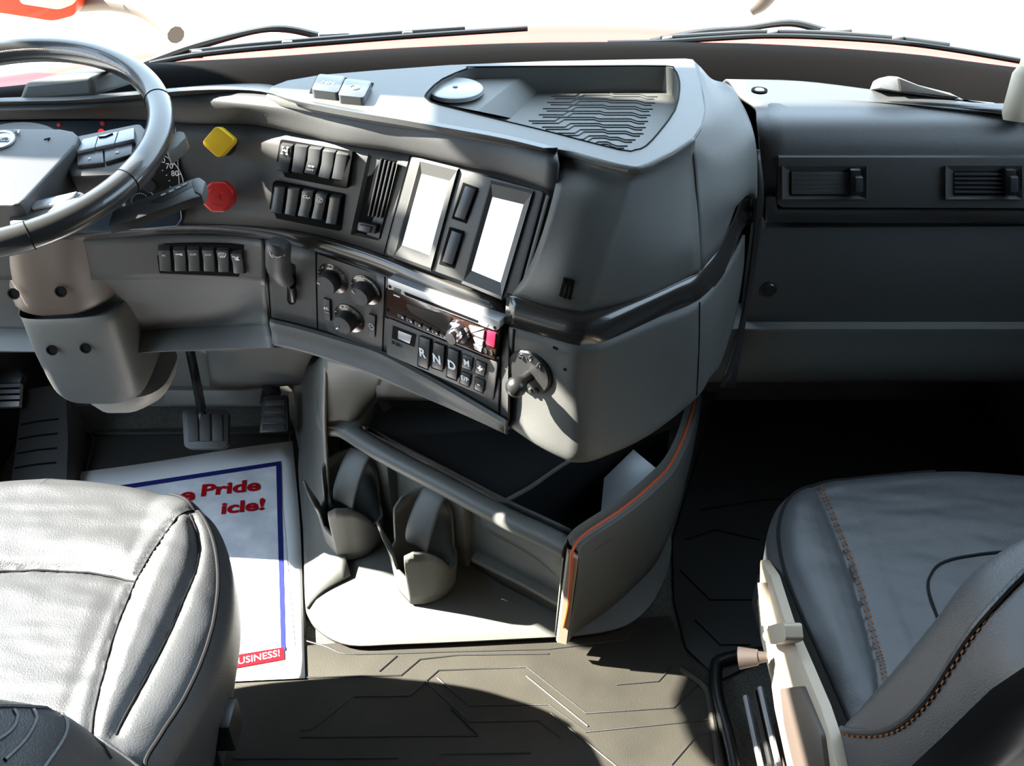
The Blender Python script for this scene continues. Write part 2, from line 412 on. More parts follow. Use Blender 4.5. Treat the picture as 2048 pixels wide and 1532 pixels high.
ft = [(-150, 243), (0, 240), (150, 238), (290, 240), (370, 245), (500, 249), (600, 268), (671, 286), (750, 298), (821, 308), (927, 332), (1013, 351), (1110, 384)]
fb = [(-150, 470), (0, 466), (110, 462), (240, 456), (330, 450), (440, 448), (540, 454), (610, 464), (691, 484), (767, 509), (860, 545), (940, 577), (1035, 606)]
def zr(l, z): return [Z(a, b, z-.018*max(0, min(1, (a-560)/420))) for a, b in l]
FR = [zz(ft, .878), [(a+b)/2 for a, b in zip(zz(ft, .878), zr(fb, .755))], zr(fb, .755)]
loft('driver_fascia', FR, M['fascia'], dash, nu=4, nv=3)
F = bvh(FR, 4, 3)
def band(name, t, b, zt, zb, bul, mat, parent):
    zf_ = zr if name == 'trim_band' else zz
    T = zf_(t, zt); B = zf_(b, zb)
    r = [[p+V((0, .008, 0)) for p in T], T]
    for q, k in ((.25, .8), (.5, 1), (.75, .8)):
        r.append([bulge(x.lerp(y, q), bul*k) for x, y in zip(T, B)])
    r += [B, [p+V((0, .008, 0)) for p in B]]
    return loft(name, r, mat, parent, nu=4, nv=2, thick=.003)
band('trim_band', [(-150, 472), (0, 468), (240, 458), (330, 451), (440, 448), (540, 454), (610, 464), (691, 484), (767, 509), (886, 555), (1012, 606)],
     [(-150, 492), (0, 490), (240, 477), (330, 470), (440, 470), (540, 481), (600, 495), (690, 522), (769, 550), (880, 598), (1005, 646)], .755, .727, .008, M['gloss'], dash)
lt = [(516, 478), (581, 490), (640, 505), (700, 525), (769, 551), (880, 598), (1000, 646), (1017, 654)]
lb = [(541, 640), (590, 651), (640, 665), (700, 683), (763, 704), (880, 765), (999, 833), (1016, 843)]
LR = [zr(lt, .727), [(a+b)/2 for a, b in zip(zr(lt, .727), zr(lb, .582))], zr(lb, .582)]
loft('lower_fascia', LR, M['fascia'], dash, nu=4, nv=3)
L = bvh(LR, 4, 3)
sb = [(550, 686), (600, 697), (650, 712), (700, 729), (759, 752), (880, 803), (1000, 856), (1016, 864)]
rows = [zr(lb, .580), [bulge(p, .008) for p in zr([(a, b+5) for a, b in lb], .577)], [bulge(p, .006) for p in zr([((a+c)/2, (b+d)/2) for (a, b), (c, d) in zip(lb, sb)], .562)],
        zr(sb, .545), [p+V((.01, .05, -.002)) for p in zr(sb, .543)], [p+V((.02, .25, .02)) for p in zr(sb, .543)]]
loft('lower_skirt', rows, M['nose'], dash, nu=4, nv=3)
# left lower block: switch panel, knee panel, ledge
r0 = [(-150, 490), (0, 489), (240, 477), (330, 471), (440, 471), (500, 476), (527, 481)]
r1 = [(-150, 560), (0, 560), (240, 560), (330, 558), (440, 562), (490, 566), (531, 571)]
SR = [zz(r0, .727), [(a+b)/2 for a, b in zip(zz(r0, .727), zz(r1, .651))], zz(r1, .651)]
loft('switch_panel', SR, M['fascia'], dash, nu=4, nv=3); SP = bvh(SR, 4, 3)
k1 = [(-150, 620, .535), (0, 620, .535), (240, 628, .535), (330, 626, .54), (440, 622, .545), (490, 618, .555), (538, 612, .585)]
k2 = [(-150, 655, .49), (0, 655, .49), (240, 662, .49), (330, 656, .495), (440, 652, .50), (490, 650, .52), (541, 648, .555)]
k3 = [(-150, 660, .488), (0, 660, .488), (240, 668, .488), (330, 662, .493), (440, 655, .499), (490, 655, .516), (543, 656, .55)]
k4 = [(-150, 700, .46), (0, 700, .46), (240, 702, .46), (330, 699, .465), (440, 696, .475), (500, 693, .495), (562, 690, .528)]
rows = [[p+V((0, .004, 0)) for p in zz([(a, b+3) for a, b in r1], .647)], [p+V((0, .012, 0)) for p in zz([(a, b+5) for a, b in r1], .645)], zl(k1), zl(k2), zl(k3), zl(k4),
        [p+V((0, .2, 0)) for p in zl(k4)]]
loft('knee_panel', rows, M['knee'], dash, nu=4, nv=3)
def line(name, S, px, r, parent, mat=None, off=0.0):
    pts = []
    for q in px:
        p, n = hit(S, *q); pts.append(p+n*off)
    return tube(name, pts, r, mat or M['gap'], parent, 6, 2)
# seams between the panels
g = [line('s', L, [(530, 490), (536, 560), (541, 636)], .0012, None), line('s', L, [(632, 503), (633, 580), (635, 660)], .0012, None),
     line('s', L, [(770, 553), (768, 630), (765, 703)], .0012, None), line('s', L, [(1002, 648), (1000, 740), (998, 832)], .0020, None),
     line('s', L, [(544, 636), (640, 660), (763, 699), (880, 758), (996, 826)], .0014, None)]
join('seam', g, M['gap'], dash)
g = [line('s', F, [(821, 310), (795, 405), (768, 508)], .0009, None)]
join('seam', g, M['gap'], dash)
# top cover with storage tray
cov = [(533, 190), (543, 173), (575, 161), (640, 150), (760, 140), (900, 130), (1100, 122), (1370, 117), (1386, 119), (1400, 165), (1409, 220), (1402, 250), (1384, 277), (1345, 303), (1300, 326),
       (1279, 333), (1255, 333), (1210, 322), (1138, 302), (1000, 278), (870, 254), (760, 238), (640, 217), (560, 201)]
trh = [(850, 193), (857, 182), (885, 158), (935, 137), (955, 134), (1200, 132), (1330, 132), (1348, 138), (1357, 155), (1359, 180), (1350, 220), (1320, 262), (1292, 292), (1270, 300), (1240, 300), (1100, 264), (1000, 240), (880, 210), (858, 202)]
zc = .922
ov = zz(cov, zc); iv = zz(trh, zc)
vs, fs = poly_hole('c', ov, iv, None)
k = len(vs); N = len(ov)
def shrink(ps, d, dz):
    c = sum(ps, V())/len(ps); return [p + (p-c).normalized()*d + V((0, 0, dz)) for p in ps]
ring2 = shrink(ov, .002, -.003); ring3 = shrink(ov, .001, -.007)
vs += ov + ring2 + ring3
for a in range(2):
    for i in range(N): fs.append((k+a*N+i, k+a*N+(i+1) % N, k+(a+1)*N+(i+1) % N, k+(a+1)*N+i))
add('top_cover', vs, fs, M['nose'], dash, 30, V((0, 1.1, 3)), recalc=True)
zf = .886
N = len(iv)
wall = iv + [V((p.x, p.y, zf-.002)) for p in iv]
tray_w = add('w', wall, qfaces(2, N, True), M['nose'], None, 30, V((.06, 1.1, .93)))
fl = add('w', [V((p.x, p.y, zf)) for p in iv], [tuple(range(N))], M['nose'], None, 30, V((0, 1, 2)))
sh = zz([(852, 193), (859, 183), (886, 160), (936, 139), (956, 136), (1062, 136), (955, 222), (882, 208), (860, 201)], .907)
shf = add('w', sh, [tuple(range(len(sh)))], M['nose'], None, 30, V((0, 1, 2)))
slp = [Z(1062, 136, .907), Z(955, 222, .907), Z(1022, 236, zf), Z(1086, 172, zf)]
slo = add('w', slp, [(0, 1, 2, 3)], M['nose'], None, 30, V((0, 1, 2)))
tray = join('storage_tray', [tray_w, fl, shf, slo], M['nose'], dash, 30)
ribs = []
for i in range(10):
    y = 362+24*i; xl = 200-16*i if i < 4 else 60+52*(i-3); xr = 615-9*i-(max(0, i-6)*22)
    xl = max(xl, 60)
    m1 = xl+(xr-xl)*.22; m2 = xl+(xr-xl)*.55
    for dy, d in ((0, 0), (9, 14)):
        pl = [(xl+d, y+14+dy), (m1+d, y+14+dy), (m1+22+d, y+dy), (m2, y+dy), (m2+16, y+6+dy), (xr-70, y+6+dy), (xr-40, y+16+dy), (xr-d, y+16+dy)]
        ribs.append(tube('r', zz(crop(pl, 1000, 0, .5117), zf+.0006), .0007, M['gap'], None, 5, 1))
join('rib_pattern', ribs, M['dark'], tray)
line('tray_edge', bvh([[V((-1, .5, zc)), V((1, .5, zc))], [V((-1, 2, zc)), V((1, 2, zc))]], 1, 1), trh+[trh[0]], .0012, tray)
# corner housing that juts out between the seats
rows = [
 [(1112, 298, .920), (1190, 322, .9205), (1252, 337, .9205), (1285, 337, .9205), (1347, 306, .9205), (1391, 278, .9205)],
 [(1119, 318, .908), (1188, 336, .907), (1248, 350, .906), (1282, 350, .905), (1345, 322, .905), (1390, 292, .905)],
 [(1106, 392, .882), (1180, 395, .886), (1238, 392, .886), (1270, 386, .886), (1335, 362, .884), (1388, 330, .880)],
 [(1080, 480, .832), (1146, 490, .835), (1206, 494, .833), (1238, 489, .832), (1312, 470, .83), (1396, 430, .826)],
 [(1053, 545, .787), (1118, 570, .789), (1176, 578, .784), (1212, 572, .784), (1302, 540, .789), (1400, 492, .792)],
 [(1022, 592, .75), (1090, 612, .75), (1150, 628, .748), (1180, 627, .748), (1285, 597, .75), (1402, 541, .754)]]
NR = [zl(r) for r in rows]
loft('corner_upper_panel', NR, M['nose'], dash, nu=5, nv=4); NU = bvh(NR, 5, 4)
rows = [
 [(1386, 120, .916), (1402, 135, .916), (1424, 158, .906), (1452, 166, .902), (1466, 176, .895)],
 [(1409, 215, .914), (1432, 215, .908), (1455, 215, .898), (1480, 210, .886), (1492, 222, .88)],
 [(1386, 279, .909), (1420, 290, .889), (1462, 290, .872), (1500, 265, .866), (1508, 268, .862)],
 [(1390, 340, .875), (1428, 345, .862), (1470, 345, .845), (1508, 310, .842), (1514, 314, .836)],
 [(1397, 430, .825), (1436, 430, .812), (1476, 405, .808), (1510, 360, .81), (1515, 362, .805)],
 [(1403, 541, .754), (1446, 485, .757), (1479, 398, .775), (1508, 395, .783), (1514, 398, .78)]]
NR2 = [zl(r) for r in rows]
loft('corner_side_panel', NR2, M['nose'], dash, nu=5, nv=4)
rows = [
 [(1018, 655, .715), (1090, 674, .715), (1146, 689, .715), (1176, 689, .715), (1217, 680, .715), (1307, 640, .715), (1399, 600, .715), (1456, 532, .715), (1490, 470, .715)],
 [(1018, 720, .655), (1085, 750, .652), (1138, 772, .652), (1166, 776, .65), (1212, 765, .65), (1305, 725, .65), (1398, 682, .65), (1452, 608, .65), (1487, 540, .65)],
 [(1015, 795, .59), (1080, 840, .584), (1128, 866, .58), (1160, 873, .58), (1205, 862, .58), (1302, 812, .58), (1395, 755, .58), (1442, 680, .58), (1470, 640, .58)],
 [(1012, 846, .548), (1070, 886, .545), (1120, 912, .542), (1154, 922, .540), (1200, 914, .540), (1298, 868, .540), (1393, 795, .540), (1422, 752, .540), (1440, 730, .54)],
 [(1022, 846, .53), (1078, 884, .528), (1130, 912, .526), (1158, 920, .524), (1200, 910, .524), (1292, 864, .524), (1382, 796, .524), (1410, 757, .524), (1430, 735, .524)]]
NL_ = [zl(r) for r in rows]
loft('corner_lower_panel', NL_, M['nose'], dash, nu=5, nv=4); NL = bvh(NL_, 5, 4)
add('corner_underside', NL_[-1], [tuple(range(len(NL_[-1])))], M['nose'], dash)
band('corner_trim_band', [(1014, 588), (1095, 612), (1150, 628), (1176, 628), (1222, 617), (1300, 590), (1360, 563), (1400, 540), (1440, 495), (1470, 440), (1482, 408), (1494, 394), (1505, 392)],
     [(1008, 650), (1090, 676), (1146, 692), (1176, 692), (1217, 683), (1307, 642), (1365, 616), (1400, 601), (1440, 560), (1466, 512), (1480, 470), (1492, 450), (1508, 445)], .752, .712, .009, M['gloss'], dash)
spx('speaker_slot', NU, [(1127, 556), (1132, 558), (1124, 595), (1118, 592)], .0006, .002, M['gap'], dash)
spx('speaker_slot', NU, [(1136, 558), (1141, 560), (1133, 598), (1127, 596)], .0006, .002, M['gap'], dash)
spx('speaker_slot', NU, [(1144, 560), (1150, 563), (1142, 600), (1136, 599)], .0006, .002, M['gap'], dash)
g = [line('s', NL, [(1028, 658), (1024, 720), (1018, 795), (1014, 842)], .0016, None)]
join('seam', g, M['gap'], dash)
g = [line('s', NL, [(1399, 604), (1398, 682), (1395, 755), (1393, 790)], .0012, None)]
join('seam', g, M['gap'], dash)
for q in ((1109, 695), (1130, 739), (1113, 697)):
    p, n = hit(NL, *q); rev('screw_hole', [(0, .0006), (.0022, .0006), (.0024, 0)], p, n, M['gap'], dash, 10)
# ---------------------------------------------------------------- passenger dashboard
pdash = thing('dashboard', 'dark blue-grey dashboard pad ahead of the passenger seat with two air vents', 'dashboard', V((.7, 1.3, .4)))
pd_top = [(1452, 158), (1600, 162), (1750, 180), (1900, 200), (2048, 216), (2200, 236)]
pd_mid = [(1478, 190), (1600, 192), (1750, 203), (1900, 217), (2048, 233), (2200, 252)]
XS = [.345, .48, .62, .76, .90, 1.04]
YP = V((0, -1, 0))
R0 = zz(pd_top, .870); R1 = zz(pd_mid, .873)
DY = -.033
prof = [(1.300, .870), (1.266, .866), (1.246, .852), (1.237, .830), (1.236, .80), (1.243, .745)]
x0s = [.336, .333, .334, .337, .339, .339]
rows = [[p+V((0, .06, -.05)) for p in R0], R0, R1]
for (y, z), x0 in zip(prof, x0s):
    rows.append([V((x0+(1.05-x0)*k/5, y, z)) for k in range(6)])
loft('dash_pad', rows, M['dash'], pdash, nu=4, nv=5)
def yface(y, l): return [Y(a, b, y+DY) for a, b in l]
yv = 1.270
PS = bvh([[V((-2, yv, 0)), V((2, yv, 0))], [V((-2, yv, 2)), V((2, yv, 2))]], 1, 1)
def ring(name, outer, inner, y_out, y_in, mat, parent):
    """recess: sloping walls from outer outline at y_out to inner outline at y_in (further away)"""
    A = outer; B = inner; N = len(A)
    return add(name, A+B, qfaces(2, N, True), mat, parent, 30, O)
# vent panel
vp = [(1557, 314), (2170, 314), (2170, 418), (1565, 416), (1553, 408)]
def yslab(name, px, y0, y1, mat, parent, bev=.001, label=None):
    pts = yface(y0, px); return slab(name, pts, YP, 0, y1-y0, mat, parent, bev, label=label)
yslab('vent_panel', vp, 1.262, 1.29, M['fascia'], pdash, .003)
yslab('trim_strip', [(1531, 394), (1553, 393), (1556, 421), (2170, 424), (2170, 449), (1530, 447)], 1.261, 1.30, M['gloss'], pdash, .003)
yslab('glovebox_door', [(1514, 455), (2170, 452), (2170, 652), (1488, 654)], 1.275, 1.31, M['dash'], pdash, .006)
gl, gn = hit(bvh([[V((-2, 1.242, 0)), V((2, 1.242, 0))], [V((-2, 1.242, 2)), V((2, 1.242, 2))]], 1, 1), 1537, 578)
gd = bpy.data.objects['glovebox_door']
lk = rev('lock', [(0, .004), (.009, .004), (.0105, .002), (.0125, .0015), (.013, 0)], gl, YP, M['black'], gd, 20)
loft('lower_panel', [[V((x, 1.29, .552)) for x in (.30, .6, 1.05)], [V((x, 1.236, .548)) for x in (.30, .6, 1.05)], [V((x, 1.230, .53)) for x in (.30, .6, 1.05)], [V((x, 1.27, .41)) for x in (.30, .6, 1.05)],
     [V((x, 1.48, .39)) for x in (.30, .6, 1.05)]], M['grey'], pdash, nu=2, nv=4)
slab('back_closure', [V((.20, 1.36, .40)), V((.48, 1.36, .40)), V((.48, 1.36, .855)), V((.20, 1.36, .855))], YP, 0, .01, M['gap'], pdash)
loft('filler_strip', [zl([(1508, 300, .84), (1520, 300, .84)]), zl([(1511, 395, .775), (1528, 395, .775)]), zl([(1500, 520, .66), (1514, 520, .66)]), zl([(1478, 655, .55), (1490, 655, .55)]), zl([(1440, 775, .45), (1470, 775, .45)])], M['dark'], pdash, nu=2, nv=4)
p, n = Z(1519, 180, .893), V((0, 0, 1))
rev('screw', [(0, .001), (.006, .001), (.007, 0)], p, n, M['chrome'], pdash, 14)
rev('screw_recess', [(0, .0006), (.011, .0006), (.011, -.002)], p, n, M['gap'], pdash, 18)
def pvent(label, x0, x1, y0, y1, closed):
    t = thing('air_vent', label, 'air vent', yface(1.262, [((x0+x1)/2, y1)])[0], 'passenger air vents')
    o = [(x0, y0), (x1, y0), (x1, y1), (x0, y1)]; i = [(x0+18, y0+12), (x1-14, y0+12), (x1-14, y1-8), (x0+18, y1-8)]
    bz = [yface(1.2612, o), yface(1.2560, inset(o, .985)), yface(1.2612, i)]
    add('bezel', [p for l in bz for p in l], qfaces(3, 4, True), M['fascia'], t, 30, O)
    yslab('duct', i, 1.2604, 1.29, M['gap'], t, 0)
    for k in range(5):
        yy = y0+14+(y1-y0-24)*(k+.5)/5
        h = 4.6 if closed else 2.0
        yslab('slat', [(x0+20, yy-h), (x1-36, yy-h), (x1-36, yy+h), (x0+20, yy+h)], 1.2575 if closed else 1.2565, 1.264, M['fascia'] if closed else M['switch'], t, .0008)
    yslab('slider', [(x1-34, y0+9), (x1-12, y0+9), (x1-12, y1-6), (x1-34, y1-6)], 1.249, 1.262, M['black'], t, .003)
    yslab('tab', [(x1-24, y0+24), (x1-8, y0+24), (x1-8, y1-14), (x1-24, y1-14)], 1.244, 1.25, M['switch'], t, .002)
pvent('shut passenger air vent with closed slats next to the console corner', 1563, 1735, 331, 399, True)
pvent('open passenger air vent with dark gaps at the right edge of the photo', 1890, 2046, 331, 399, False)
# parts lying on the passenger side under the windshield
t = thing('plastic_bracket', 'grey angular plastic bracket standing behind the passenger dashboard pad', 'bracket', Z(1850, 195, .90))
A = [(1758, 176), (1768, 158), (1782, 151), (1800, 152), (1840, 170), (1900, 186), (1925, 200), (1985, 206), (1985, 212), (1800, 184)]
B0 = [Y(a, b, 1.325) for a, b in A]
slab('body', B0, (0, -.9, .42), .0, .035, M['satin'], t, .004)
slab('dark_cheek', [Y(a, b, 1.322) for a, b in [(1800, 156), (1838, 172), (1915, 196), (1800, 183)]], (0, -.9, .42), .003, .01, M['dark'], t, .001)
tag(rev('grab_handle', [(0, -.03), (.016, -.03), (.02, -.02), (.02, .03), (.015, .04), (0, .042)], Z(2044, 196, .90), (.1, .3, 1), M['cream'], None, 18),
    'cream grab handle end at the upper right beside the windshield pillar', 'handle')

# ---------------------------------------------------------------- things on the dash top
def zcrop2(l): return crop(l, 500, 100, .3418)
CS = bvh([[V((-1, .4, zc)), V((1, .4, zc))], [V((-1, 2, zc)), V((1, 2, zc))]], 1, 1)
UX, UY, UZ = V((1, 0, 0)), V((0, 1, 0)), V((0, 0, 1))
def dbtn(label, px, sym):
    c = sum(zz(px, zc), V())/4
    t = thing('dash_button', label, 'button', c, 'square buttons on the dash top')
    spx('socket', CS, inset(px, 1.10), .001, .001, M['gap'], t)
    b = spx('cap', CS, rnd([(a, q-5) for a, q in px], 6), .011, .0105, M['switch'], t, .002)
    P = zz([(a, q-5) for a, q in px], zc+.011); cc = sum(P, V())/4; u = (P[1]-P[0]).normalized(); v = (P[0]-P[3]).normalized()
    if sym == 'wave':
        text('icon', 'NN', cc, u, v, .009, M['dimwhite'], t, bold=True)
    else:
        rr = [tube('i', [cc+UZ*.0006+u*(.0062*math.cos(q))+v*(.0062*math.sin(q)) for q in [2*PI*k/20 for k in range(20)]], .0007, M['dimwhite'], None, 6, 1, True),
              rev('i', [(0, .0008), (.003, .0008), (.003, 0)], cc, UZ, M['dimwhite'], None, 14)]
        join('icon', rr, M['dimwhite'], t)
dbtn('square dash top button with a wavy white symbol, nearest the steering wheel', [(637, 152), (691, 157), (676, 190), (622, 184)], 'wave')
dbtn('square dash top button with a round white symbol, nearest the storage tray', [(691, 161), (744, 167), (727, 200), (675, 195)], 'o')
c = Z(911, 184, .910)
t = tag(rev('speaker_cover', [(0, .0062), (.003, .0062), (.0034, .0066), (.034, .0066), (.0365, .005), (.037, 0)], c, UZ, M['satin'], None, 48), 'round grey disc cover lying in the shallow end of the dash top tray', 'cover')
rev('center_cap', [(0, .008), (.003, .0078), (.0035, .0066)], c, UZ, M['dark'], t, 14)
t = thing('sensor_housing', 'low grey block standing on the dash top behind the steering wheel', 'sensor', Z(120, 205, .92))
A = zz([(33, 205), (190, 192), (222, 187), (75, 196)], .913)
f1 = [Y(a, b, A[0].y+.002) for a, b in [(34, 206), (188, 194), (184, 152), (48, 165)]]
B = [p+V((.02, .10, -.02)) for p in f1]
body = add('body', f1+B, [(0, 1, 2, 3), (4, 7, 6, 5), (0, 4, 5, 1), (1, 5, 6, 2), (2, 6, 7, 3), (3, 7, 4, 0)], M['grey'], t, 30)  # lighter grey than the dash pad, standing in for a streak of sunlight
bm_ = body.modifiers.new('b', 'BEVEL'); bm_.width = .006; bm_.segments = 3

# ---------------------------------------------------------------- instrument cluster
cl = thing('instrument_cluster', 'dark instrument cluster with white speed figures behind the steering wheel', 'gauge', Z(150, 460, .74))
cpx = [(-90, 243), (350, 240), (356, 250), (364, 438), (354, 452), (262, 460), (-90, 472)]
fc, fn = hit(F, 250, 350)
u, v = uv_(fn)
spx('lens', F, cpx, .006, .010, M['bluegauge'], cl, .002, at=(250, 350))
g = [tube('s', [PL(a, b, fc, fn, .0065) for a, b in q], .0007, M['satin'], None, 6, 1) for q in ([(350, 244), (357, 340), (363, 438), (353, 452), (262, 459), (256, 456)],)]
join('lens_edge', g, M['satin'], cl)
def gauge(cx, cy, r, nums, a0, a1, ns):
    c = PL(cx, cy, fc, fn, .0062); parts = []
    parts.append(rev('gauge_dial', [(0, .0006), (r, .0006), (r*1.02, 0)], c, fn, M['black'], cl, 40))
    d = parts[0]; n = 28
    pts = [c+fn*.001+u*(r*math.cos(a0+(a1-a0)*k/n))+v*(r*math.sin(a0+(a1-a0)*k/n)) for k in range(n+1)]
    tk = [tube('t', pts, .0005, M['white'], None, 5, 1)]
    for k in range(ns):
        q = a0+(a1-a0)*k/(ns-1); w = u*math.cos(q)+v*math.sin(q)
        tk.append(tube('t', [c+fn*.001+w*r*.9, c+fn*.001+w*r], .0006, M['white'], None, 5, 1))
    for q in range(14):
        w = u*math.cos(a0+(a1-a0)*q/13)+v*math.sin(a0+(a1-a0)*q/13)
        tk.append(tube('t', [c+fn*.001+w*r*.58, c+fn*.001+w*r*.62], .0005, M['white'], None, 5, 1))
    join('scale', tk, M['white'], d)
    for s, q, k in nums:
        w = u*math.cos(q)+v*math.sin(q)
        text('figure', s, c+fn*.0006+w*r*k, u, v, r*.16, M['white'], d)
    tube('needle', [c+fn*.002-u*r*.1, c+fn*.002+u*(-.55*r)+v*(-.05*r)], .0009, M['dimwhite'], d, 6, 1)
    rev('needle_hub', [(0, .004), (r*.18, .004), (r*.2, .0006)], c, fn, M['dark'], d, 20)
gauge(300, 372, .045, [('60', math.radians(62), .84), ('70', math.radians(43), .84), ('80', math.radians(25), .84)], math.radians(-20), math.radians(200), 12)
gauge(281, 405, .020, [], math.radians(20), math.radians(170), 7)
gauge(110, 372, .050, [], math.radians(-20), math.radians(200), 12)
for a, b, r, k in ((203, 264, .0042, 'lamp'), (205, 247, .003, 'red'), (118, 250, .0025, 'red')):
    rev('warning_light', [(0, .0012), (r, .001), (r, 0)], PL(a, b, fc, fn, .006), fn, M[k], cl, 14)

# ---------------------------------------------------------------- pull knobs
def knob(label, c2, poly, off, m, nm, back):
    p, n = hit(F, *back); t = thing(nm, label, 'knob', p, None)
    P = [PL(a, b, p, n, off) for a, b in poly]
    h = slab('knob_head', P, n, 0, .016, m, t, .0035, 3)
    c = sum(P, V())/len(P)
    rev('stem', [(.007, 0), (.007, off-.01)], p, n, M['black'], t, 14)
    rev('collar', [(0, .002), (.014, .002), (.0155, 0)], p, n, M['black'], t, 22)
    return t, h, c, n
t, h, c, n = knob('yellow square parking brake pull knob beside the instrument cluster', None, rnd([(402, 286), (433, 250), (471, 281), (438, 318)], 11), .040, M['yellow'], 'pull_knob', (450, 288))
octo = [(434+34*1.0*math.cos(PI/8+k*PI/4), 394-33*math.sin(PI/8+k*PI/4)) for k in range(8)]
t, h, c, n = knob('red octagonal trailer air supply pull knob below the yellow knob', None, octo, .040, M['red'], 'pull_knob', (448, 391))
u, v = uv_(n)
g = [tube('l', [c+n*.0003+u*a[0]+v*a[1] for a in q], .0006, M['redink'], None, 5, 1) for q in
     ([(-.006, -.010), (.006, -.012)], [(-.003, .0), (.003, .003), (.004, -.004)], [(-.010, .006), (-.006, .010)], [(.004, .008), (.010, .006)])]
join('embossing', g, M['red'], h)

# ---------------------------------------------------------------- rocker switches
def bez(S, px, parent=dash): return spx('switch_bezel', S, rnd(px, 3), .0030, .004, M['gap'], parent)
def rocker(S, px, label, group, icon=None, rows=True, h=.0075, m=None):
    p, n = hit(S, sum(a for a, b in px)/4, sum(b for a, b in px)/4)
    t = thing('rocker_switch', label, 'switch', p, group)
    TL, TR, BR, BL = [PL(a, b, p, n, h) for a, b in px]
    up = ((TL-BL)+(TR-BR)).normalized(); rt = ((TR-TL)+(BR-BL)).normalized()
    prof = [(-.05, -1.), (0, -.35), (.06, .05), (.2, .0), (.52, -.24 if icon is not None else -.02), (.80, -.02), (.95, .08), (1, -.3), (1.04, -1.)]
    rws = []
    for q, hh in prof:
        a = TL.lerp(BL, q); b = TR.lerp(BR, q); d = n*(hh*h)
        rws.append([a-n*h*1.0+rt*0-d*0, a+d-n*.0006, a.lerp(b, .08)+d, a.lerp(b, .92)+d, b+d-n*.0006, b-n*h*1.0])
    vs = [x for r in rws for x in r]
    add('rocker', vs, qfaces(len(rws), 6), m or M['switch'], t, 30, O)
    w = (TR-TL).length; c = TL.lerp(TR, .5).lerp(BL.lerp(BR, .5), .24)-n*(.05*h); v = up; uu = rt
    parts = []
    def ln(pts, r=.0005): parts.append(tube('i', [c+n*.0012+uu*(a*w)+v*(b*w) for a, b in pts], r, M['white'], None, 5, 1))
    if icon is None: return t
    if icon == 'axle':
        for x in (-.22, .22):
            ln([(x-.1, .26), (x+.1, .26)], .0008); ln([(x-.1, -.26), (x+.1, -.26)], .0008); ln([(x, .26), (x, -.26)], .0007)
        ln([(-.22, 0), (.22, 0)], .0007); ln([(-.06, .1), (.06, -.1)], .0009)
    elif icon == 'text2':
        c = TL.lerp(TR, .5).lerp(BL.lerp(BR, .5), .74)
        for y_, xs_ in ((.10, (-.2, -.06, .1, .2)), (-.16, (-.26, -.12, .02, .18))):
            for x_ in xs_: ln([(x_, y_+.06), (x_+.03, y_-.06), (x_+.08, y_+.05)], .0005)
    elif icon == 'aux': parts.append(text('i', 'AUX', c, uu, v, .0034, M['white'], None, bold=True))
    elif icon == 'bar': ln([(-.28, .1), (.28, .1)], .0010); ln([(.1, -.04), (.3, -.04)], .0003)
    elif icon == 'fan':
        for k in range(4):
            q = k*PI/2; ln([(0, 0), (.12*math.cos(q)-.05*math.sin(q), .12*math.sin(q)+.05*math.cos(q)), (.2*math.cos(q+.7), .2*math.sin(q+.7))], .0005)
    elif icon == 'defrost':
        ln([(-.34, .16), (-.15, .24), (.15, .24), (.34, .16), (.22, -.12), (-.22, -.12), (-.34, .16)])
        for x in (-.14, 0, .14): ln([(x, -.22), (x+.04, -.02), (x-.03, .08), (x, .16)], .0004)
    elif icon == 'seat':
        ln([(-.3, .2), (-.08, .14), (-.02, -.1), (.28, -.14)], .0010); ln([(.05, .1), (.25, .1), (.25, -.05), (.08, -.02)], .0013)
    elif icon == 'truck':
        ln([(-.3, -.02), (-.12, .16), (.02, .16), (.02, -.06), (-.3, -.06)], .0009); ln([(.02, -.06), (.3, -.06), (.3, .08)], .0009)
        for x in (-.2, .15): ln([(x, -.16), (x+.01, -.16)], .0012)
    elif icon == 'wheel':
        ln([(.26*math.cos(k*PI/8), .26*math.sin(k*PI/8)) for k in range(17)], .0005); ln([(-.1, .2), (.1, -.2)]); ln([(-.2, -.05), (.2, .06)]); ln([(.1, .2), (-.05, -.2)])
    if parts: join('icon', parts, M['white'] if icon not in ('aux', 'fan') else M['dimwhite'], t)
    return t
s2 = lambda l: crop(l, 530, 270, .1305)
bez(F, s2([(235, 68), (1342, 258), (1245, 825), (138, 615)]))
bez(F, s2([(125, 712), (1222, 912), (1152, 1475), (52, 1255)]))
up5 = [([(240, 125), (415, 145), (345, 580), (168, 548)], 'axle', 'rocker switch with a white axle symbol in the upper cluster bank'),
       ([(455, 140), (650, 162), (572, 602), (402, 578)], None, 'blank rocker plug right of the axle symbol switch'),
       ([(672, 175), (858, 198), (762, 625), (598, 592)], 'text2', 'rocker switch with two lines of small white lettering near its foot'),
       ([(888, 215), (1075, 243), (978, 692), (812, 658)], 'plain', 'plain unmarked rocker switch next to last in the sunlit upper bank'),
       ([(1095, 255), (1275, 285), (1194, 718), (1018, 682)], None, 'blank plug at the sunlit end of the upper bank, nearest the centre vent')]
for px, ic, lb in up5: rocker(F, s2(px), lb, 'upper switch bank on the fascia', ic)
lo5 = [([(145, 770), (312, 790), (250, 1208), (83, 1192)], None, 'blank plug at the steering wheel end of the second bank'),
       ([(352, 800), (532, 815), (457, 1258), (298, 1222)], None, 'blank plug between another blank and the truck symbol switch'),
       ([(572, 835), (742, 860), (662, 1280), (498, 1252)], 'truck', 'rocker switch with a solid white truck symbol'),
       ([(782, 880), (948, 905), (862, 1315), (708, 1292)], 'wheel', 'rocker switch with a white crossed circle symbol'),
       ([(998, 930), (1158, 950), (1082, 1388), (928, 1368)], None, 'flat blank plug right of the crossed circle switch')]
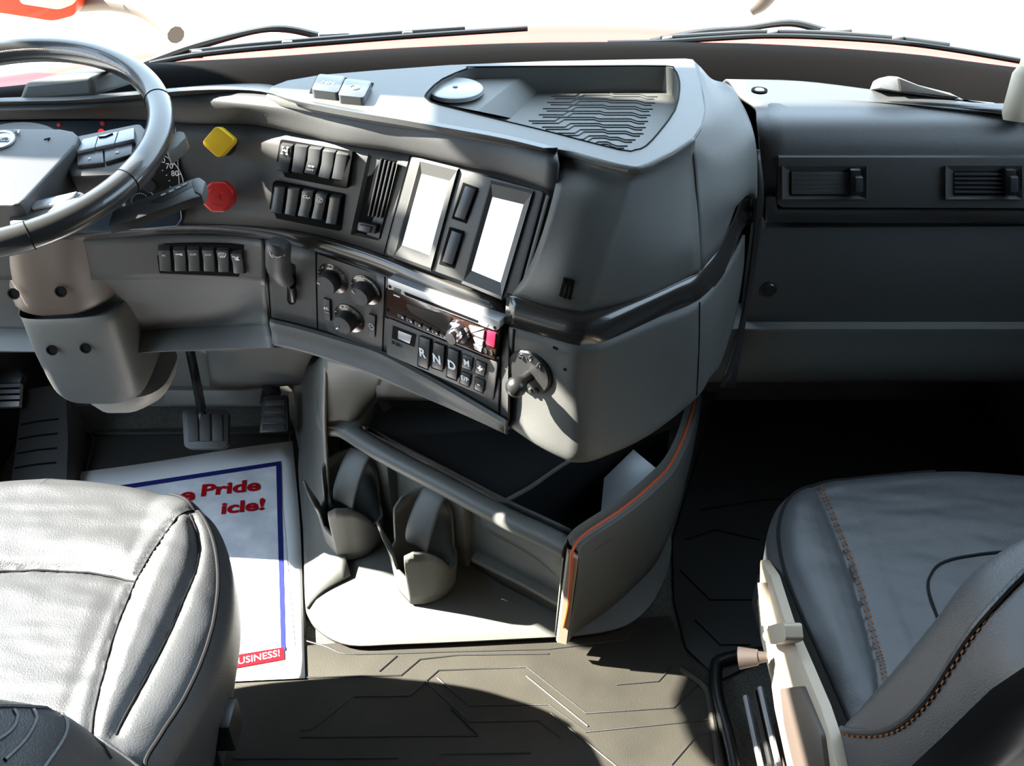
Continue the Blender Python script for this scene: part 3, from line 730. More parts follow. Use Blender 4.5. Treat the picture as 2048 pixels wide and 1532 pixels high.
for px, ic, lb in lo5: rocker(F, s2(px), lb, 'second switch bank on the fascia', ic)
s3 = lambda l: crop(l, 300, 470, .166)
bez(SP, s3([(66, 100), (1157, 118), (1192, 508), (112, 462)]))
six = [([(90, 170), (235, 170), (257, 452), (122, 442)], 'fan', 'rocker switch with a small fan symbol beside the steering column'),
       ([(272, 170), (418, 170), (432, 447), (302, 447)], 'bar', 'rocker switch with a white bar beside the fan symbol switch'),
       ([(442, 165), (582, 165), (602, 447), (472, 447)], 'aux', 'rocker switch reading AUX beside the white bar switch'),
       ([(622, 168), (762, 170), (782, 452), (652, 447)], 'aux', 'rocker switch reading AUX beside the heated windshield symbol'),
       ([(797, 175), (937, 175), (952, 457), (827, 457)], 'defrost', 'rocker switch with a heated windshield symbol'),
       ([(962, 215), (1097, 215), (1132, 477), (1012, 472)], 'seat', 'rocker switch with a bright seat-like symbol nearest the brake lever')]
for px, ic, lb in six: rocker(SP, s3(px), lb, 'lower row of switches by the column', ic)

# ---------------------------------------------------------------- centre air vent
def recess(S, outer, inner, depth, m, parent, name, lift=.0006):
    cx = sum(a for a, b in outer)/len(outer); cy = sum(b for a, b in outer)/len(outer)
    p, n = hit(S, cx, cy)
    A = [PL(a, b, p, n, lift+.004) for a, b in outer]; B = [PL(a, b, p, n, lift) for a, b in inner]
    C0 = [PL(a, b, p, n, lift-.0005) for a, b in inset(outer, 1.0)]
    return add(name, A+B, qfaces(2, len(A), True), m, parent, 20, O), p, n
t = thing('air_vent', 'tall sunlit air vent with upright slats between switches and white plates', 'air vent', hit(F, 749, 478)[0])
vo = [(737, 306), (797, 320), (757, 481), (701, 469)]; vi = [(746, 315), (792, 326), (765, 438), (722, 430)]
recess(F, vo, [(743, 314), (792, 325), (757, 474), (712, 465)], .02, M['fascia'], t, 'bezel')
spx('duct', F, [(743, 314), (792, 325), (757, 474), (712, 465)], .0004, .002, M['gap'], t)
a, b = V((*vi[0], 0)), V((*vi[1], 0)); d, e = V((*vi[3], 0)), V((*vi[2], 0))
for k in range(4):
    q = .30+.185*k
    s0 = a.lerp(b, q); s1 = a.lerp(b, q+.07); s2_ = d.lerp(e, q+.07); s3_ = d.lerp(e, q)
    spx('slat', F, [(s0.x, s0.y), (s1.x, s1.y), (s2_.x, s2_.y), (s3_.x, s3_.y)], .0045, .004, M['switch'], t, .0004)
spx('thumbwheel', F, [(716, 443), (753, 451), (749, 470), (712, 461)], .009, .006, M['dark'], t, .003)
spx('tab', F, [(719, 449), (742, 454), (738, 467), (714, 461)], .012, .004, M['switch'], t, .0015)

# ---------------------------------------------------------------- panel with two white plates; their reflections are painted as glow
t = thing('twin_plate_panel', 'grey panel holding two upright white plates, their reflections painted as glow, in the dash centre', 'display', hit(F, 930, 550)[0])
pp, pn = hit(F, 935, 455)
FP = bvh([[PL(a, b, pp, pn) for a, b in r] for r in ([(700, 200), (1200, 200)], [(700, 700), (1200, 700)])], 1, 1)
spx('frame', FP, rnd([(823, 312), (1088, 384), (1030, 600), (772, 508)], 7), .009, .012, M['fascia'], t, .003)
fr = bpy.data.objects['frame']
spx('frame_lip', FP, [(1092, 388), (1100, 392), (1042, 602), (1034, 598)], .010, .012, M['nose'], t, .002)
def glow_plate(px, nm):
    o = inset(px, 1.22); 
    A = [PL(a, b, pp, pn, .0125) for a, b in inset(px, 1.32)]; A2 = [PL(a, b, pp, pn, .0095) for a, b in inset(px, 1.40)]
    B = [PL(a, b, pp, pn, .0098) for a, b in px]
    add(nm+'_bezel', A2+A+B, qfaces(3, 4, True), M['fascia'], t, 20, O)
    spx(nm, FP, px, .0100, .003, M['glossy_pane'], t)
glow_plate([(843, 348), (899, 362), (859, 510), (804, 490)], 'glossy_pane')
glow_plate([(985, 394), (1047, 409), (1001, 565), (943, 541)], 'glossy_pane')
for i, (px, pi, lb) in enumerate([([(926, 365), (956, 376), (932, 447), (903, 437)], [(930, 372), (951, 379), (929, 440), (908, 433)], 'blank upright grey plate between the glowing white plates, upper of two'),
                   ([(899, 454), (928, 463), (908, 537), (878, 528)], [(903, 461), (924, 468), (904, 530), (884, 523)], 'blank upright grey plate between the glowing white plates, lower of two')]):
    bt = thing('blank_button', lb, 'button', PL(*pi[3], pp, pn, .009), 'blank plates between the screens')
    spx('socket', FP, px, .0100, .003, M['gap'], bt)
    spx('cap', FP, pi, .0135, .003, M['switch'], bt, .0012)

# ---------------------------------------------------------------- trailer brake lever
p, n = hit(L, 580, 575); u, v = uv_(n)
t = thing('trailer_brake_lever', 'black hand brake lever with white brake symbol left of the heater dials', 'lever', p)
spx('slot', L, rnd([(574, 524), (590, 530), (592, 606), (582, 611), (574, 604)], 5), .0008, .002, M['gap'], t)
H = [PL(558, 482, p, n, .055), PL(557, 492, p, n, .056), PL(556, 515, p, n, .052), PL(558, 535, p, n, .046), PL(568, 556, p, n, .034), PL(576, 562, p, n, .018), PL(580, 560, p, n, .0)]
hd = tube('handle', H, [.012, .0165, .0165, .0165, .012, .008, .007], M['pad'], t, 20, 4)
tube('stem', [PL(580, 566, p, n, .0), PL(583, 575, p, n, .012), PL(586, 600, p, n, .004)], .0045, M['black'], t, 10, 3)
fw_ = (O-H[2]).normalized(); uu = V((0, 0, 1)).cross(fw_).normalized(); vv = fw_.cross(uu)
c = PL(555, 503, p, n, .055)+fw_*.0172
ic = [tube('i', [c+uu*(.0075*math.cos(q))+vv*(.0075*math.sin(q)) for q in [2*PI*k/20 for k in range(20)]], .0007, M['white'], None, 6, 1, True)]
for s in (0, PI): ic.append(tube('i', [c+uu*(.0098*math.cos(s+q))+vv*(.0098*math.sin(s+q)) for q in (-.8, -.4, 0, .4, .8)], .0007, M['white'], None, 6, 1))
ic.append(tube('i', [c+uu*a+vv*b for a, b in ((-.004, 0), (-.001, .003), (.001, -.003), (.004, 0))], .0008, M['white'], None, 6, 1))
join('icon', ic, M['white'], hd)

# ---------------------------------------------------------------- heater controls
s5 = lambda l: crop(l, 620, 500, .1305)
p, n = hit(L, 700, 605); u, v = uv_(n)
t = thing('climate_control', 'heater control plate with three round dials and two slim buttons', 'heater control', hit(L, 700, 680)[0])
spx('plate', L, [(634, 508), (768, 554), (764, 702), (637, 659)], .0022, .002, M['fascia'], t, .001)
def dial(ring, cap, r, pang, marks):
    c = PL(*ring, p, n, .0022); c2 = PL(*cap, p, n, .020)
    rg = rev('dial_ring', [(r*.62, .0002), (r*.66, .004), (r*.97, .0016), (r, .0)], c, n, M['gloss'], t, 40)
    ax = (c2-c).normalized()
    k = rev('dial_knob', [(.016, .001), (.0158, .012), (.0150, .018), (.0138, .0195), (0, .020)], c, n, M['pad'], t, 36)
    w = u*math.cos(pang)+v*math.sin(pang)
    tube('pointer', [c+n*.0204+w*.0075, c+n*.0204+w*.013], .0011, M['white'], k, 6, 1)
    mk = []
    for a in marks:
        w = u*math.cos(a)+v*math.sin(a); mk.append(tube('m', [c+n*.0036+w*r*.84, c+n*.0036+w*r*.9], .0008, M['dimwhite'], None, 5, 1))
    return c, rg, mk
c, rg, mk = dial((667, 556), (659, 558), .0245, PI*.96, [PI*(1-.1*k) for k in range(10)])
join('marks', mk+[tube('m', [c+n*.0035+(u*math.cos(q)+v*math.sin(q))*.0205 for q in (2.3, 2.2, 2.1)], .0012, M['white'], None, 5, 1), tube('m', [c+n*.0035+(u*math.cos(q)+v*math.sin(q))*.0205 for q in (1.8, 1.7, 1.5)], .0011, M['dimwhite'], None, 5, 1)], M['dimwhite'], rg)
c, rg, mk = dial((733, 579), (724, 580), .0245, PI*.72, [PI*.9, PI*1.05])
arcs = []
for a0, a1 in ((2.35, 1.65), (1.58, .9), (.84, .0)):
    arcs.append(tube('m', [c+n*.0032+(u*math.cos(a0+(a1-a0)*k/8)+v*math.sin(a0+(a1-a0)*k/8))*.0218 for k in range(9)], .0009, M['white'], None, 5, 1))
join('marks', mk+arcs, M['white'], rg)
c, rg, mk = dial((699, 636), (689, 638), .0245, PI*1.22, [PI*.88, PI*.66, PI*.5, PI*.3, PI*-.02, PI*-.2])
join('marks', mk+[tube('m', [c+n*.0034+(u*math.cos(q)+v*math.sin(q))*.0205 for q in (2.1, 2.0, 1.9)], .0013, M['white'], None, 5, 1)], M['white'], rg)
for px, tx in (([(646, 597), (659, 601), (660, 643), (646, 637)], ('AC', 'ON')), ([(737, 628), (750, 633), (749, 676), (736, 672)], None)):
    spx('button_gap', L, [(a+2.5, b-1.5) for a, b in px], .0026, .002, M['gap'], t)
    b = spx('button', L, px, .0055, .004, M['fascia'], t, .0008)
    p_, n_b = hit(L, sum(a for a, _ in px)/4, sum(bb for _, bb in px)/4)
    q = [PL(a, bb, p_, n_b, .0057) for a, bb in px]; cc = sum(q, V())/4
    if tx:
        text('lettering', 'AC', cc+v*.003, u, v, .0045, M['white'], b, bold=True); text('lettering', 'ON', cc-v*.0045, u, v, .0033, M['dimwhite'], b)
    else:
        hexa = [tube('i', [cc+u*(.0042*math.cos(k*PI/3))+v*(.0052*math.sin(k*PI/3))+n*.0004 for k in range(6)], .0007, M['white'], None, 5, 1, True), tube('i', [cc+n*.0004+u*a+v*bb for a, bb in ((-.0015, -.001), (0, .002), (.0015, -.001))], .0006, M['white'], None, 5, 1)]
        join('icon', hexa, M['white'], b)

# ---------------------------------------------------------------- radio
s6 = lambda l: crop(l, 760, 550, .1697)
p, n = hit(L, 880, 655)
RS = bvh([[PL(a, b, p, n) for a, b in r] for r in ([(600, 400), (1200, 400)], [(600, 900), (1200, 900)])], 1, 1)
P0 = PL(*s6([(90, 40)])[0], p, n); P1 = PL(*s6([(1415, 550)])[0], p, n); P2 = PL(*s6([(70, 475)])[0], p, n)
u = (P1-P0).normalized(); v = n.cross(u).normalized()
t = thing('car_radio', 'car radio with disc slot, silver top edge and chrome volume knob', 'radio', PL(*s6([(700, 700)])[0], p, n))
spx('opening', RS, s6([(72, 20), (1455, 545), (1425, 1045), (50, 500)]), .0008, .002, M['gap'], t)
spx('faceplate', RS, s6([(88, 45), (1412, 555), (1350, 1000), (72, 478)]), .010, .010, M['radio'], t, .001)
spx('top_bezel', RS, rnd(s6([(90, 40), (1415, 548), (1402, 640), (1345, 650), (1160, 580), (300, 250), (150, 175), (92, 170)]), 3), .0125, .004, M['silver'], t, .0008)
def rs(name, l, o, m, par, bev=0, th=.002, r=0): return spx(name, RS, rnd(s6(l), r) if r else s6(l), o, th, m, par, bev)
rs('disc_slot', [(278, 195), (1158, 540), (1155, 568), (300, 240)], .0128, M['gap'], t, 0, .001, 2)
rs('glossy_pane', [(300, 345), (850, 495), (770, 655), (370, 450)], .0108, M['gloss'], t, 0, .002, 4)  # dark display window of the radio
rs('eject_button', [(165, 145), (245, 175), (240, 225), (160, 195)], .0130, M['black'], t, .0004)
rs('seek_button', [(1190, 550), (1275, 582), (1265, 625), (1182, 592)], .0130, M['satin'], t, .0004)
for k in range(6):
    x = 205+100*k; y = 455+46*k
    pb = rs('preset_button', [(x, y), (x+78, y+34), (x+74, y+72), (x-4, y+38)], .0122, M['black'], t, .0006)
    c = sum([PL(a, b, p, n, .0124) for a, b in s6([(x+20, y+25), (x+58, y+50)])], V())/2
    text('figure', str(k+1), c-u*.003, u, v, .003, M['white'], pb); boxf('mark', c+u*.003-v*.0005, u, v, n, .0017, .0009, .0003, M['white'], pb, 0)
vc = PL(*s6([(935, 665)])[0], p, n, .010)
vk = rev('volume_knob', [(.0165, 0), (.016, .004), (.0105, .0045), (.0100, .016), (.0088, .018), (0, .0182)], vc, n, M['chrome'], t, 36)
rev('knob_face', [(.0085, 0), (.0082, .0012), (0, .0016)], vc+n*.0182, n, M['dark'], vk, 30)
for l in ([(1040, 600), (1215, 640), (1075, 685)], [(1085, 690), (1225, 660), (1215, 755), (1120, 715)], [(1095, 740), (1212, 780), (1205, 845), (1120, 800)], [(1095, 810), (1200, 860), (1190, 915), (1110, 870)]):
    rs('function_key', l, .0122, M['silver'], t, .0008)
rs('port_cover', [(1262, 655), (1362, 692), (1345, 860), (1245, 815)], .0122, M['maroon'], t, .0008)
for a, b in ((1245, 888), (1312, 912)): rev('jack', [(0, .001), (.0022, .0012), (.0034, .0016), (.0036, 0)], PL(*s6([(a, b)])[0], p, n, .010), n, M['black'], t, 16)
for a, b in ((118, 135), (1355, 622), (88, 410)): rev('screw_hole', [(0, .0006), (.0024, .0006), (.0025, 0)], PL(*s6([(a, b)])[0], p, n, .0125 if b != 410 else .0102), n, M['gap'], t, 12)
rs('function_label', [(160, 228), (232, 256), (230, 268), (158, 240)], .0108, M['white'], t, 0, .001)

# ---------------------------------------------------------------- gear selector
t = thing('gear_selector', 'push button gear selector reading R N D below the radio', 'gear selector', PL(985, 800, p, n))
rs('panel', [(92, 508), (1385, 1040), (1335, 1480), (75, 932)], .008, M['fascia'], t, .002, .008, 5)
rs('display_recess', [(150, 598), (425, 702), (400, 848), (138, 745)], .0086, M['gap'], t, .0, .002)
rs('display', [(212, 655), (375, 715), (350, 812), (208, 750)], .0096, M['silver'], t, .0008)
for l in ([(140, 770), (175, 785), (172, 822), (137, 807)], [(185, 790), (235, 810), (232, 850), (182, 830)], [(246, 815), (254, 818), (250, 858), (242, 855)]): rs('display_mark', l, .0083, M['gloss'], t, 0, .001)
for nm, l, o, txt, tc, th in (
    ('R', [(462, 725), (587, 768), (563, 1112), (442, 1062)], .0125, 'R', (505, 917), .0150), ('N', [(627, 795), (757, 845), (737, 1132), (607, 1087)], .0125, 'N', (670, 987), .0150),
    ('D', [(802, 860), (922, 910), (902, 1242), (782, 1192)], .0125, 'D', (848, 1062), .0150), ('M', [(972, 935), (1092, 977), (1072, 1127), (957, 1087)], .0105, 'M', (1022, 1035), .0105),
    ('+', [(1132, 1000), (1247, 1050), (1227, 1197), (1117, 1152)], .0105, '+', (1180, 1103), .011), ('E', [(957, 1140), (1067, 1182), (1047, 1322), (937, 1272)], .0105, 'E/P', (1002, 1222), .0085),
    ('-', [(1122, 1205), (1227, 1252), (1212, 1397), (1107, 1342)], .0105, '-', (1163, 1293), .011)):
    rs('key_gap', inset(l, 1.07), .0084, M['gap'], t, 0, .001)
    b = rs('key', l, o, M['switch'], t, .0014, .005)
    text('lettering', txt, PL(*s6([tc])[0], p, n, o+.0003), u, v, th, M['white'], b, bold=True, sx=.9)

# ---------------------------------------------------------------- ball mount
p, n = hit(NL, 1060, 742)
c = PL(1061, 742, p, n, .0); u, v = uv_(n)
t = thing('ball_mount', 'black round ball mount screwed to the console corner beside the radio', 'mount', c)
rev('base_plate', [(0, .006), (.030, .006), (.0325, .0035), (.033, 0)], c, n, M['dark'], t, 40)
rev('ball', [(.0075, .004), (.007, .018), (.0095, .0235), (.0125, .028), (.0137, .033), (.0128, .039), (.0095, .0435), (.005, .0458), (0, .0465)], c+u*.001-v*.004, n, M['black'], t, 28)
for k, a in enumerate((2.0, 1.45, .85, -1.35, -1.0, -1.75)):
    b = c+(u*math.cos(a)+v*math.sin(a))*.0245+n*.006
    rev('bolt', [(.0034, 0), (.0034, .002), (.0026, .0034), (0, .0036)], b, n, M['chrome'] if k < 3 else M['dark'], t, 12)
# power socket under the skirt
# ---------------------------------------------------------------- steering wheel
KW = .85
CW = O+(V((-.721, 1.282, .83))-O)*KW; TW = math.radians(12.8)
wu, wv = V((1, 0, 0)), V((0, math.cos(TW), math.sin(TW))); wn = wu.cross(wv)
sw = thing('steering_wheel', 'black leather steering wheel with silver buttons on its spoke', 'steering wheel', CW)
def wpx(px, py, off=0): return PL(px, py, CW, wn, off*KW)
def wang(px, py):
    q = wpx(px, py)-CW; return math.atan2(q.dot(wv), q.dot(wu))
RW = .225*KW
NR_ = 96
rim = tube('rim', [CW+wu*(RW*math.cos(2*PI*k/NR_))+wv*(RW*math.sin(2*PI*k/NR_)) for k in range(NR_)], .0185*KW, M['rim'], sw, 20, 1, True)
for a, b in ((320, 200), (255, 363), (62, 478)):
    q = wang(a, b); c = CW+(wu*math.cos(q)+wv*math.sin(q))*RW; t = -wu*math.sin(q)+wv*math.cos(q); w1 = wu*math.cos(q)+wv*math.sin(q)
    tube('seam_ring', [c+(w1*math.cos(k*PI/10)+wn*math.sin(k*PI/10))*.0186*KW for k in range(20)], .0008, M['gap'], rim, 5, 1, True)
st = []
for k in range(110):
    q = math.radians(45)+(math.radians(138)-math.radians(45))*k/109
    c = CW+(wu*math.cos(q)+wv*math.sin(q))*(RW-.0152*KW)+wn*.009*KW
    st.append(boxf('s', c, (-wu*math.sin(q)+wv*math.cos(q)), wn, -(wu*math.cos(q)+wv*math.sin(q)), .001, .0018, .0008, M['dimwhite'], None, 0))
join('stitching', st, M['stitch'], rim)
def mir(pts): return [V((2*CW.x-p.x, p.y, p.z)) for p in pts][::-1]
half = [wpx(a, b, .016) for a, b in [(120, 257), (146, 262), (158, 272), (150, 290), (50, 398), (40, 407), (26, 410)]]
pad = slab('airbag_pad', half+mir(half), wn, 0, .05, M['pad'], sw, .008, 4)
lc = wpx(1, 281, .0165)
em = rev('emblem', [(0, .001), (.0132, .001), (.0136, .0022), (.0166, .0022), (.017, 0)], lc, wn, M['silver'], pad, 40)
boxf('emblem_band', lc+wn*.001, wu, wv, wn, .0140, .0038, .0012, M['satin'], em, .0004)
text('lettering', 'VOLVO', lc+wn*.0023, wu, wv, .0045, M['dark'], em, bold=True)
tube('emblem_arrow', [lc+wn*.0018+wu*.0115+wv*.0115, lc+wn*.0018+wu*.0165+wv*.0165], .0013, M['silver'], em, 6)
tube('emblem_arrow_head', [lc+wn*.0018+wu*.0115+wv*.017, lc+wn*.0018+wu*.0168+wv*.0168, lc+wn*.0018+wu*.017+wv*.0115], .0011, M['silver'], em, 6)
hs = [wpx(a, b, .0165) for a, b in ((88, 279), (100, 276), (96, 281))]
tube('horn_symbol', hs, .0007, M['gap'], pad, 5)
# hub and spokes
hub = rev('hub', [(.04, -.075), (.06, -.07), (.08, -.035), (.07, -.026), (0, -.026)], CW, wn, M['dark'], sw, 40)
def spoke(pts, off, inn, m, nm='spoke', bev=.006):
    P = [wpx(a, b, off) for a, b in pts]; slab(nm, P, wn, 0, inn, m, sw, bev)
    return P
P = spoke([(120, 296), (150, 270), (280, 244), (302, 270), (298, 315), (268, 348), (140, 352)], -.002, .025, M['dark'])
slab('spoke', mir(P), wn, 0, .025, M['dark'], sw, .006)
P = spoke([(15, 412), (70, 396), (160, 380), (190, 396), (150, 424), (95, 442), (80, 452), (20, 475)], -.004, .02, M['pad'])
slab('spoke', mir(P), wn, 0, .02, M['pad'], sw, .006)
P = spoke([(60, 410), (70, 402), (154, 382), (146, 392), (118, 406), (64, 416)], .0, .006, M['silver'], 'spoke_trim', .001)
P = spoke([(95, 424), (112, 407), (165, 392), (182, 396), (120, 428), (106, 433)], .001, .006, M['silver'], 'spoke_trim', .001)
s1 = lambda l: crop(l, 0, 220, .20508)
for l in ([(808, 280), (955, 248), (920, 365), (742, 402)], [(962, 246), (1150, 205), (1112, 325), (925, 363)], [(1158, 203), (1308, 168), (1308, 280), (1118, 323)]):
    b = slab('button', [wpx(a, bb, .008) for a, bb in s1(l)], wn, 0, .012, M['satin'], sw, .0015)
for l, mk in (([(742, 418), (1000, 372), (1012, 512), (752, 540)], [(860, 478), (885, 474)]), ([(1012, 368), (1290, 320), (1284, 430), (1024, 508)], [(1125, 418), (1160, 412)])):
    b = slab('button', [wpx(a, bb, .003) for a, bb in s1(l)], wn, 0, .012, M['switch'], sw, .0015)
    q = [wpx(*s1([m_])[0], .0034) for m_ in mk]; tube('mark', q, .0014, M['white'], b, 6)
q = [wpx(*s1([m_])[0], .0085) for m_ in ((965, 268), (1030, 262), (1100, 232))]
tube('mark', q, .0013, M['gap'], sw, 6)

# ---------------------------------------------------------------- steering column
col = thing('steering_column', 'grey brown steering column covers with four screw holes below the wheel', 'steering column', V((-.68, 1.3, .30)))
def ringloft(name, rings, m, parent, sub=3, cap=True, close_sub=3, sharp=40):
    rr = [cr(r, close_sub, True) for r in rings]; n = len(rr[0])
    rows = [[r[j] for r in rr] for j in range(n)]
    cols = [cr(c, sub) for c in rows]
    vs = [cols[j][i] for i in range(len(cols[0])) for j in range(n)]
    fs = qfaces(len(cols[0]), n, True)
    if cap: fs += [tuple(range(n)), tuple(range((len(cols[0])-1)*n, len(cols[0])*n))]
    return add(name, vs, fs, m, parent, sharp)
def sq(fl, fr, depth, c=.02, dz=0.0):
    """rounded box ring from front-left and front-right points"""
    d = V((0, depth, dz)); u = (fr-fl).normalized()
    return [fl+u*c, fl+(fr-fl)*.5+V((0, -.004, 0)), fr-u*c, fr+V((0, c, 0)), fr+d*.5+u*.004, fr+d-V((0, c, 0)), fr+d-u*c, fl+(fr-fl)*.5+d, fl+d+u*c, fl+d-V((0, c, 0)), fl+d*.5-u*.004, fl+V((0, c, 0))]
ringloft('lower_shroud', [sq(Y(30, 650, 1.235), Y(206, 636, 1.235), .13, .03), sq(Y(26, 638, 1.215), Y(226, 628, 1.215), .17, .022), sq(Y(36, 652, 1.212), Y(234, 646, 1.212), .18, .02),
    sq(Y(62, 716, 1.228), Y(252, 708, 1.228), .18, .02), sq(Y(98, 784, 1.25), Y(274, 784, 1.25), .17, .02), sq(Y(112, 803, 1.258), Y(272, 806, 1.258), .16, .025)], M['nose'], col, 3)
ringloft('upper_shroud', [sq(Y(-60, 470, 1.17), Y(225, 440, 1.17), .16, .05), sq(Y(-40, 540, 1.18), Y(222, 520, 1.18), .18, .05), sq(Y(-10, 600, 1.195), Y(226, 575, 1.195), .18, .045), sq(Y(12, 625, 1.205), Y(214, 612, 1.205), .17, .03), sq(Y(30, 632, 1.215), Y(204, 622, 1.215), .15, .03)], M['brownp'], col, 3)
ringloft('under_cover', [sq(Y(150, 800, 1.30), Y(318, 790, 1.30), .14, .025), sq(Y(158, 815, 1.30), Y(320, 806, 1.30), .13, .03), sq(Y(172, 824, 1.31), Y(306, 822, 1.31), .10, .03)], M['lgrey'], col, 2)
for a, b, y in ((30, 584, 1.190), (124, 580, 1.185), (106, 697, 1.220), (173, 693, 1.219)):
    q = Y(a, b, y)
    rev('screw_hole', [(.0085, 0), (.0085, .002), (.0065, .002), (.006, -.001), (0, -.001)], q-V((0, .0042, 0)), (0, -1, .15), M['gap'], col, 20)
ringloft('boot', [sq(Y(235, 470, 1.20), Y(330, 470, 1.20), .1, .02), sq(Y(240, 540, 1.25), Y(290, 540, 1.25), .12, .02), sq(Y(255, 650, 1.33), Y(315, 650, 1.33), .1, .02)], M['black'], col, 2)
# stalks behind the wheel
t = thing('control_stalk', 'long black column stalk with a row of small symbols pointing right', 'stalk', wpx(215, 440, -.06))
A = [wpx(a, b, -.055) for a, b in [(215, 452), (225, 420), (380, 358), (398, 353), (412, 362), (405, 392), (380, 398), (260, 442)]]
b = slab('arm', A, wn, 0, .012, M['dark'], t, .003)
slab('label_strip', [wpx(a, bb, -.0545) for a, bb in [(300, 404), (378, 364), (386, 372), (325, 404)]], wn, 0, .001, M['black'], b)
g = [tube('m', [wpx(x, y, -.0538), wpx(x+9, y-4, -.0538)], .0012, M['dimwhite'], None, 5) for x, y in ((322, 391), (338, 384), (352, 377), (364, 371))]
join('symbols', g, M['dimwhite'], b)
slab('end_cap', [wpx(a, bb, -.052) for a, bb in [(380, 358), (398, 352), (412, 362), (404, 390), (388, 382)]], wn, 0, .015, M['nose'], t, .004)
t = thing('control_stalk', 'short grey paddle stalk peeping past the wheel rim above the speed gauge', 'stalk', wpx(335, 300, -.05))
slab('paddle', [wpx(a, b, -.045) for a, b in [(328, 294), (343, 268), (354, 259), (370, 262), (372, 274), (356, 290), (336, 306)]], wn, 0, .018, M['nose'], t, .005)
slab('amber_sliver', [wpx(a, b, -.04) for a, b in [(329, 290), (338, 258), (341, 262), (333, 292)]], wn, 0, .008, M['amber'], t, .001)  # thin amber strip along the edge of the paddle

# ---------------------------------------------------------------- footwell
def plane_slab(name, px, p, n, th, m, parent, bev=.002, off=0):
    return slab(name, [PL(a, b, p, n, off) for a, b in px], n, 0, th, m, parent, bev)
bp = Z(410, 858, .12); bn = V((0, -.62, .78)).normalized()
t = thing('brake_pedal', 'black brake pedal with three ribbed blocks hanging on a thin arm', 'pedal', Z(410, 895, .05))
plane_slab('pad', rnd([(364, 822), (374, 818), (448, 818), (457, 824), (456, 890), (446, 897), (378, 898), (368, 892)], 6), bp, bn, .014, M['dark'], t, .003)
for k in range(3):
    x = 374+24.5*k; plane_slab('tread', [(x, 828), (x+21, 828), (x+23, 882), (x+2, 883)], bp, bn, .004, M['matdark'], t, .002, .004)
tube('arm', [Y(372, 640, 1.75), Y(380, 700, 1.71), Y(392, 760, 1.68), PL(402, 815, bp, bn, -.012), PL(405, 850, bp, bn, -.012)], .010, M['black'], t, 12, 3)
t = thing('accelerator_pedal', 'black ribbed accelerator pedal at the foot of the console wall', 'pedal', Z(545, 860, .03))
ap = Z(545, 835, .09); an = V((0, -.66, .75)).normalized()
plane_slab('treadle', rnd([(526, 792), (574, 790), (577, 862), (518, 866)], 4), ap, an, .016, M['black'], t, .003)
for k in range(4): plane_slab('tread', [(530-1.6*k, 800+16*k), (569, 799+16*k), (570, 811+16*k), (529-1.6*k, 812+16*k)], ap, an, .003, M['matdark'], t, .0015, .003)
tube('arm', [Y(530, 735, 1.74), Y(538, 762, 1.70), Y(548, 790, 1.66)], [.022, .02, .016], M['dark'], t, 12, 3, flat=.5)
t = thing('clutch_pedal', 'grooved grey metal pedal at the left edge of the photo', 'pedal', Z(0, 830, .06))
kp = Z(10, 790, .16); kn = V((0, -.6, .8)).normalized()
plane_slab('plate', [(-60, 770), (41, 766), (38, 813), (-60, 816)], kp, kn, .012, M['satin'], t, .002)
for k in range(3): plane_slab('groove', [(-58, 777+12*k), (39, 774+12*k), (39, 778+12*k), (-58, 781+12*k)], kp, kn, .001, M['gap'], t, 0, .001)
plane_slab('bracket', [(-60, 735), (30, 735), (46, 750), (40, 766), (-60, 770)], kp, kn, .02, M['black'], t, .004, -.002)
t = thing('foot_rest', 'black grained foot rest with four grooves left of the steering column', 'foot rest', Z(80, 950, .0))
fp = Z(80, 870, .10); fn_ = V((0, -.42, .9)).normalized()
plane_slab('block', rnd([(45, 780), (105, 770), (132, 785), (136, 880), (132, 1000), (15, 1000), (28, 920)], 10), fp, fn_, .10, M['matdark'], t, .012)
g = [tube('g', [PL(a, b, fp, fn_, .0004) for a, b in ((42-k*4, 849+k*29), (80-k*3, 842+k*29), (117-k*1.5, 838+k*29))], .0022, M['gap'], None, 6, 2) for k in range(4)]
join('groove', g, M['gap'], t)
tr = slab('trim_4', [Y(a, b, 1.70) for a, b in [(328, 782), (522, 782), (522, 808), (328, 808)]], (0, -1, .4), 0, .03, M['lgrey'], None, .004); struct(tr)
tr = loft('trim_5', [[Y(410, 690, 1.70), Y(425, 690, 1.66), Y(520, 690, 1.64), Y(650, 680, 1.6)], [Y(418, 740, 1.72), Y(428, 738, 1.68), Y(500, 736, 1.66), Y(620, 720, 1.62)], [Y(420, 778, 1.72), Y(432, 778, 1.69), Y(512, 776, 1.69), Y(600, 770, 1.66)]], M['lgrey'], None, 3, 3); struct(tr)

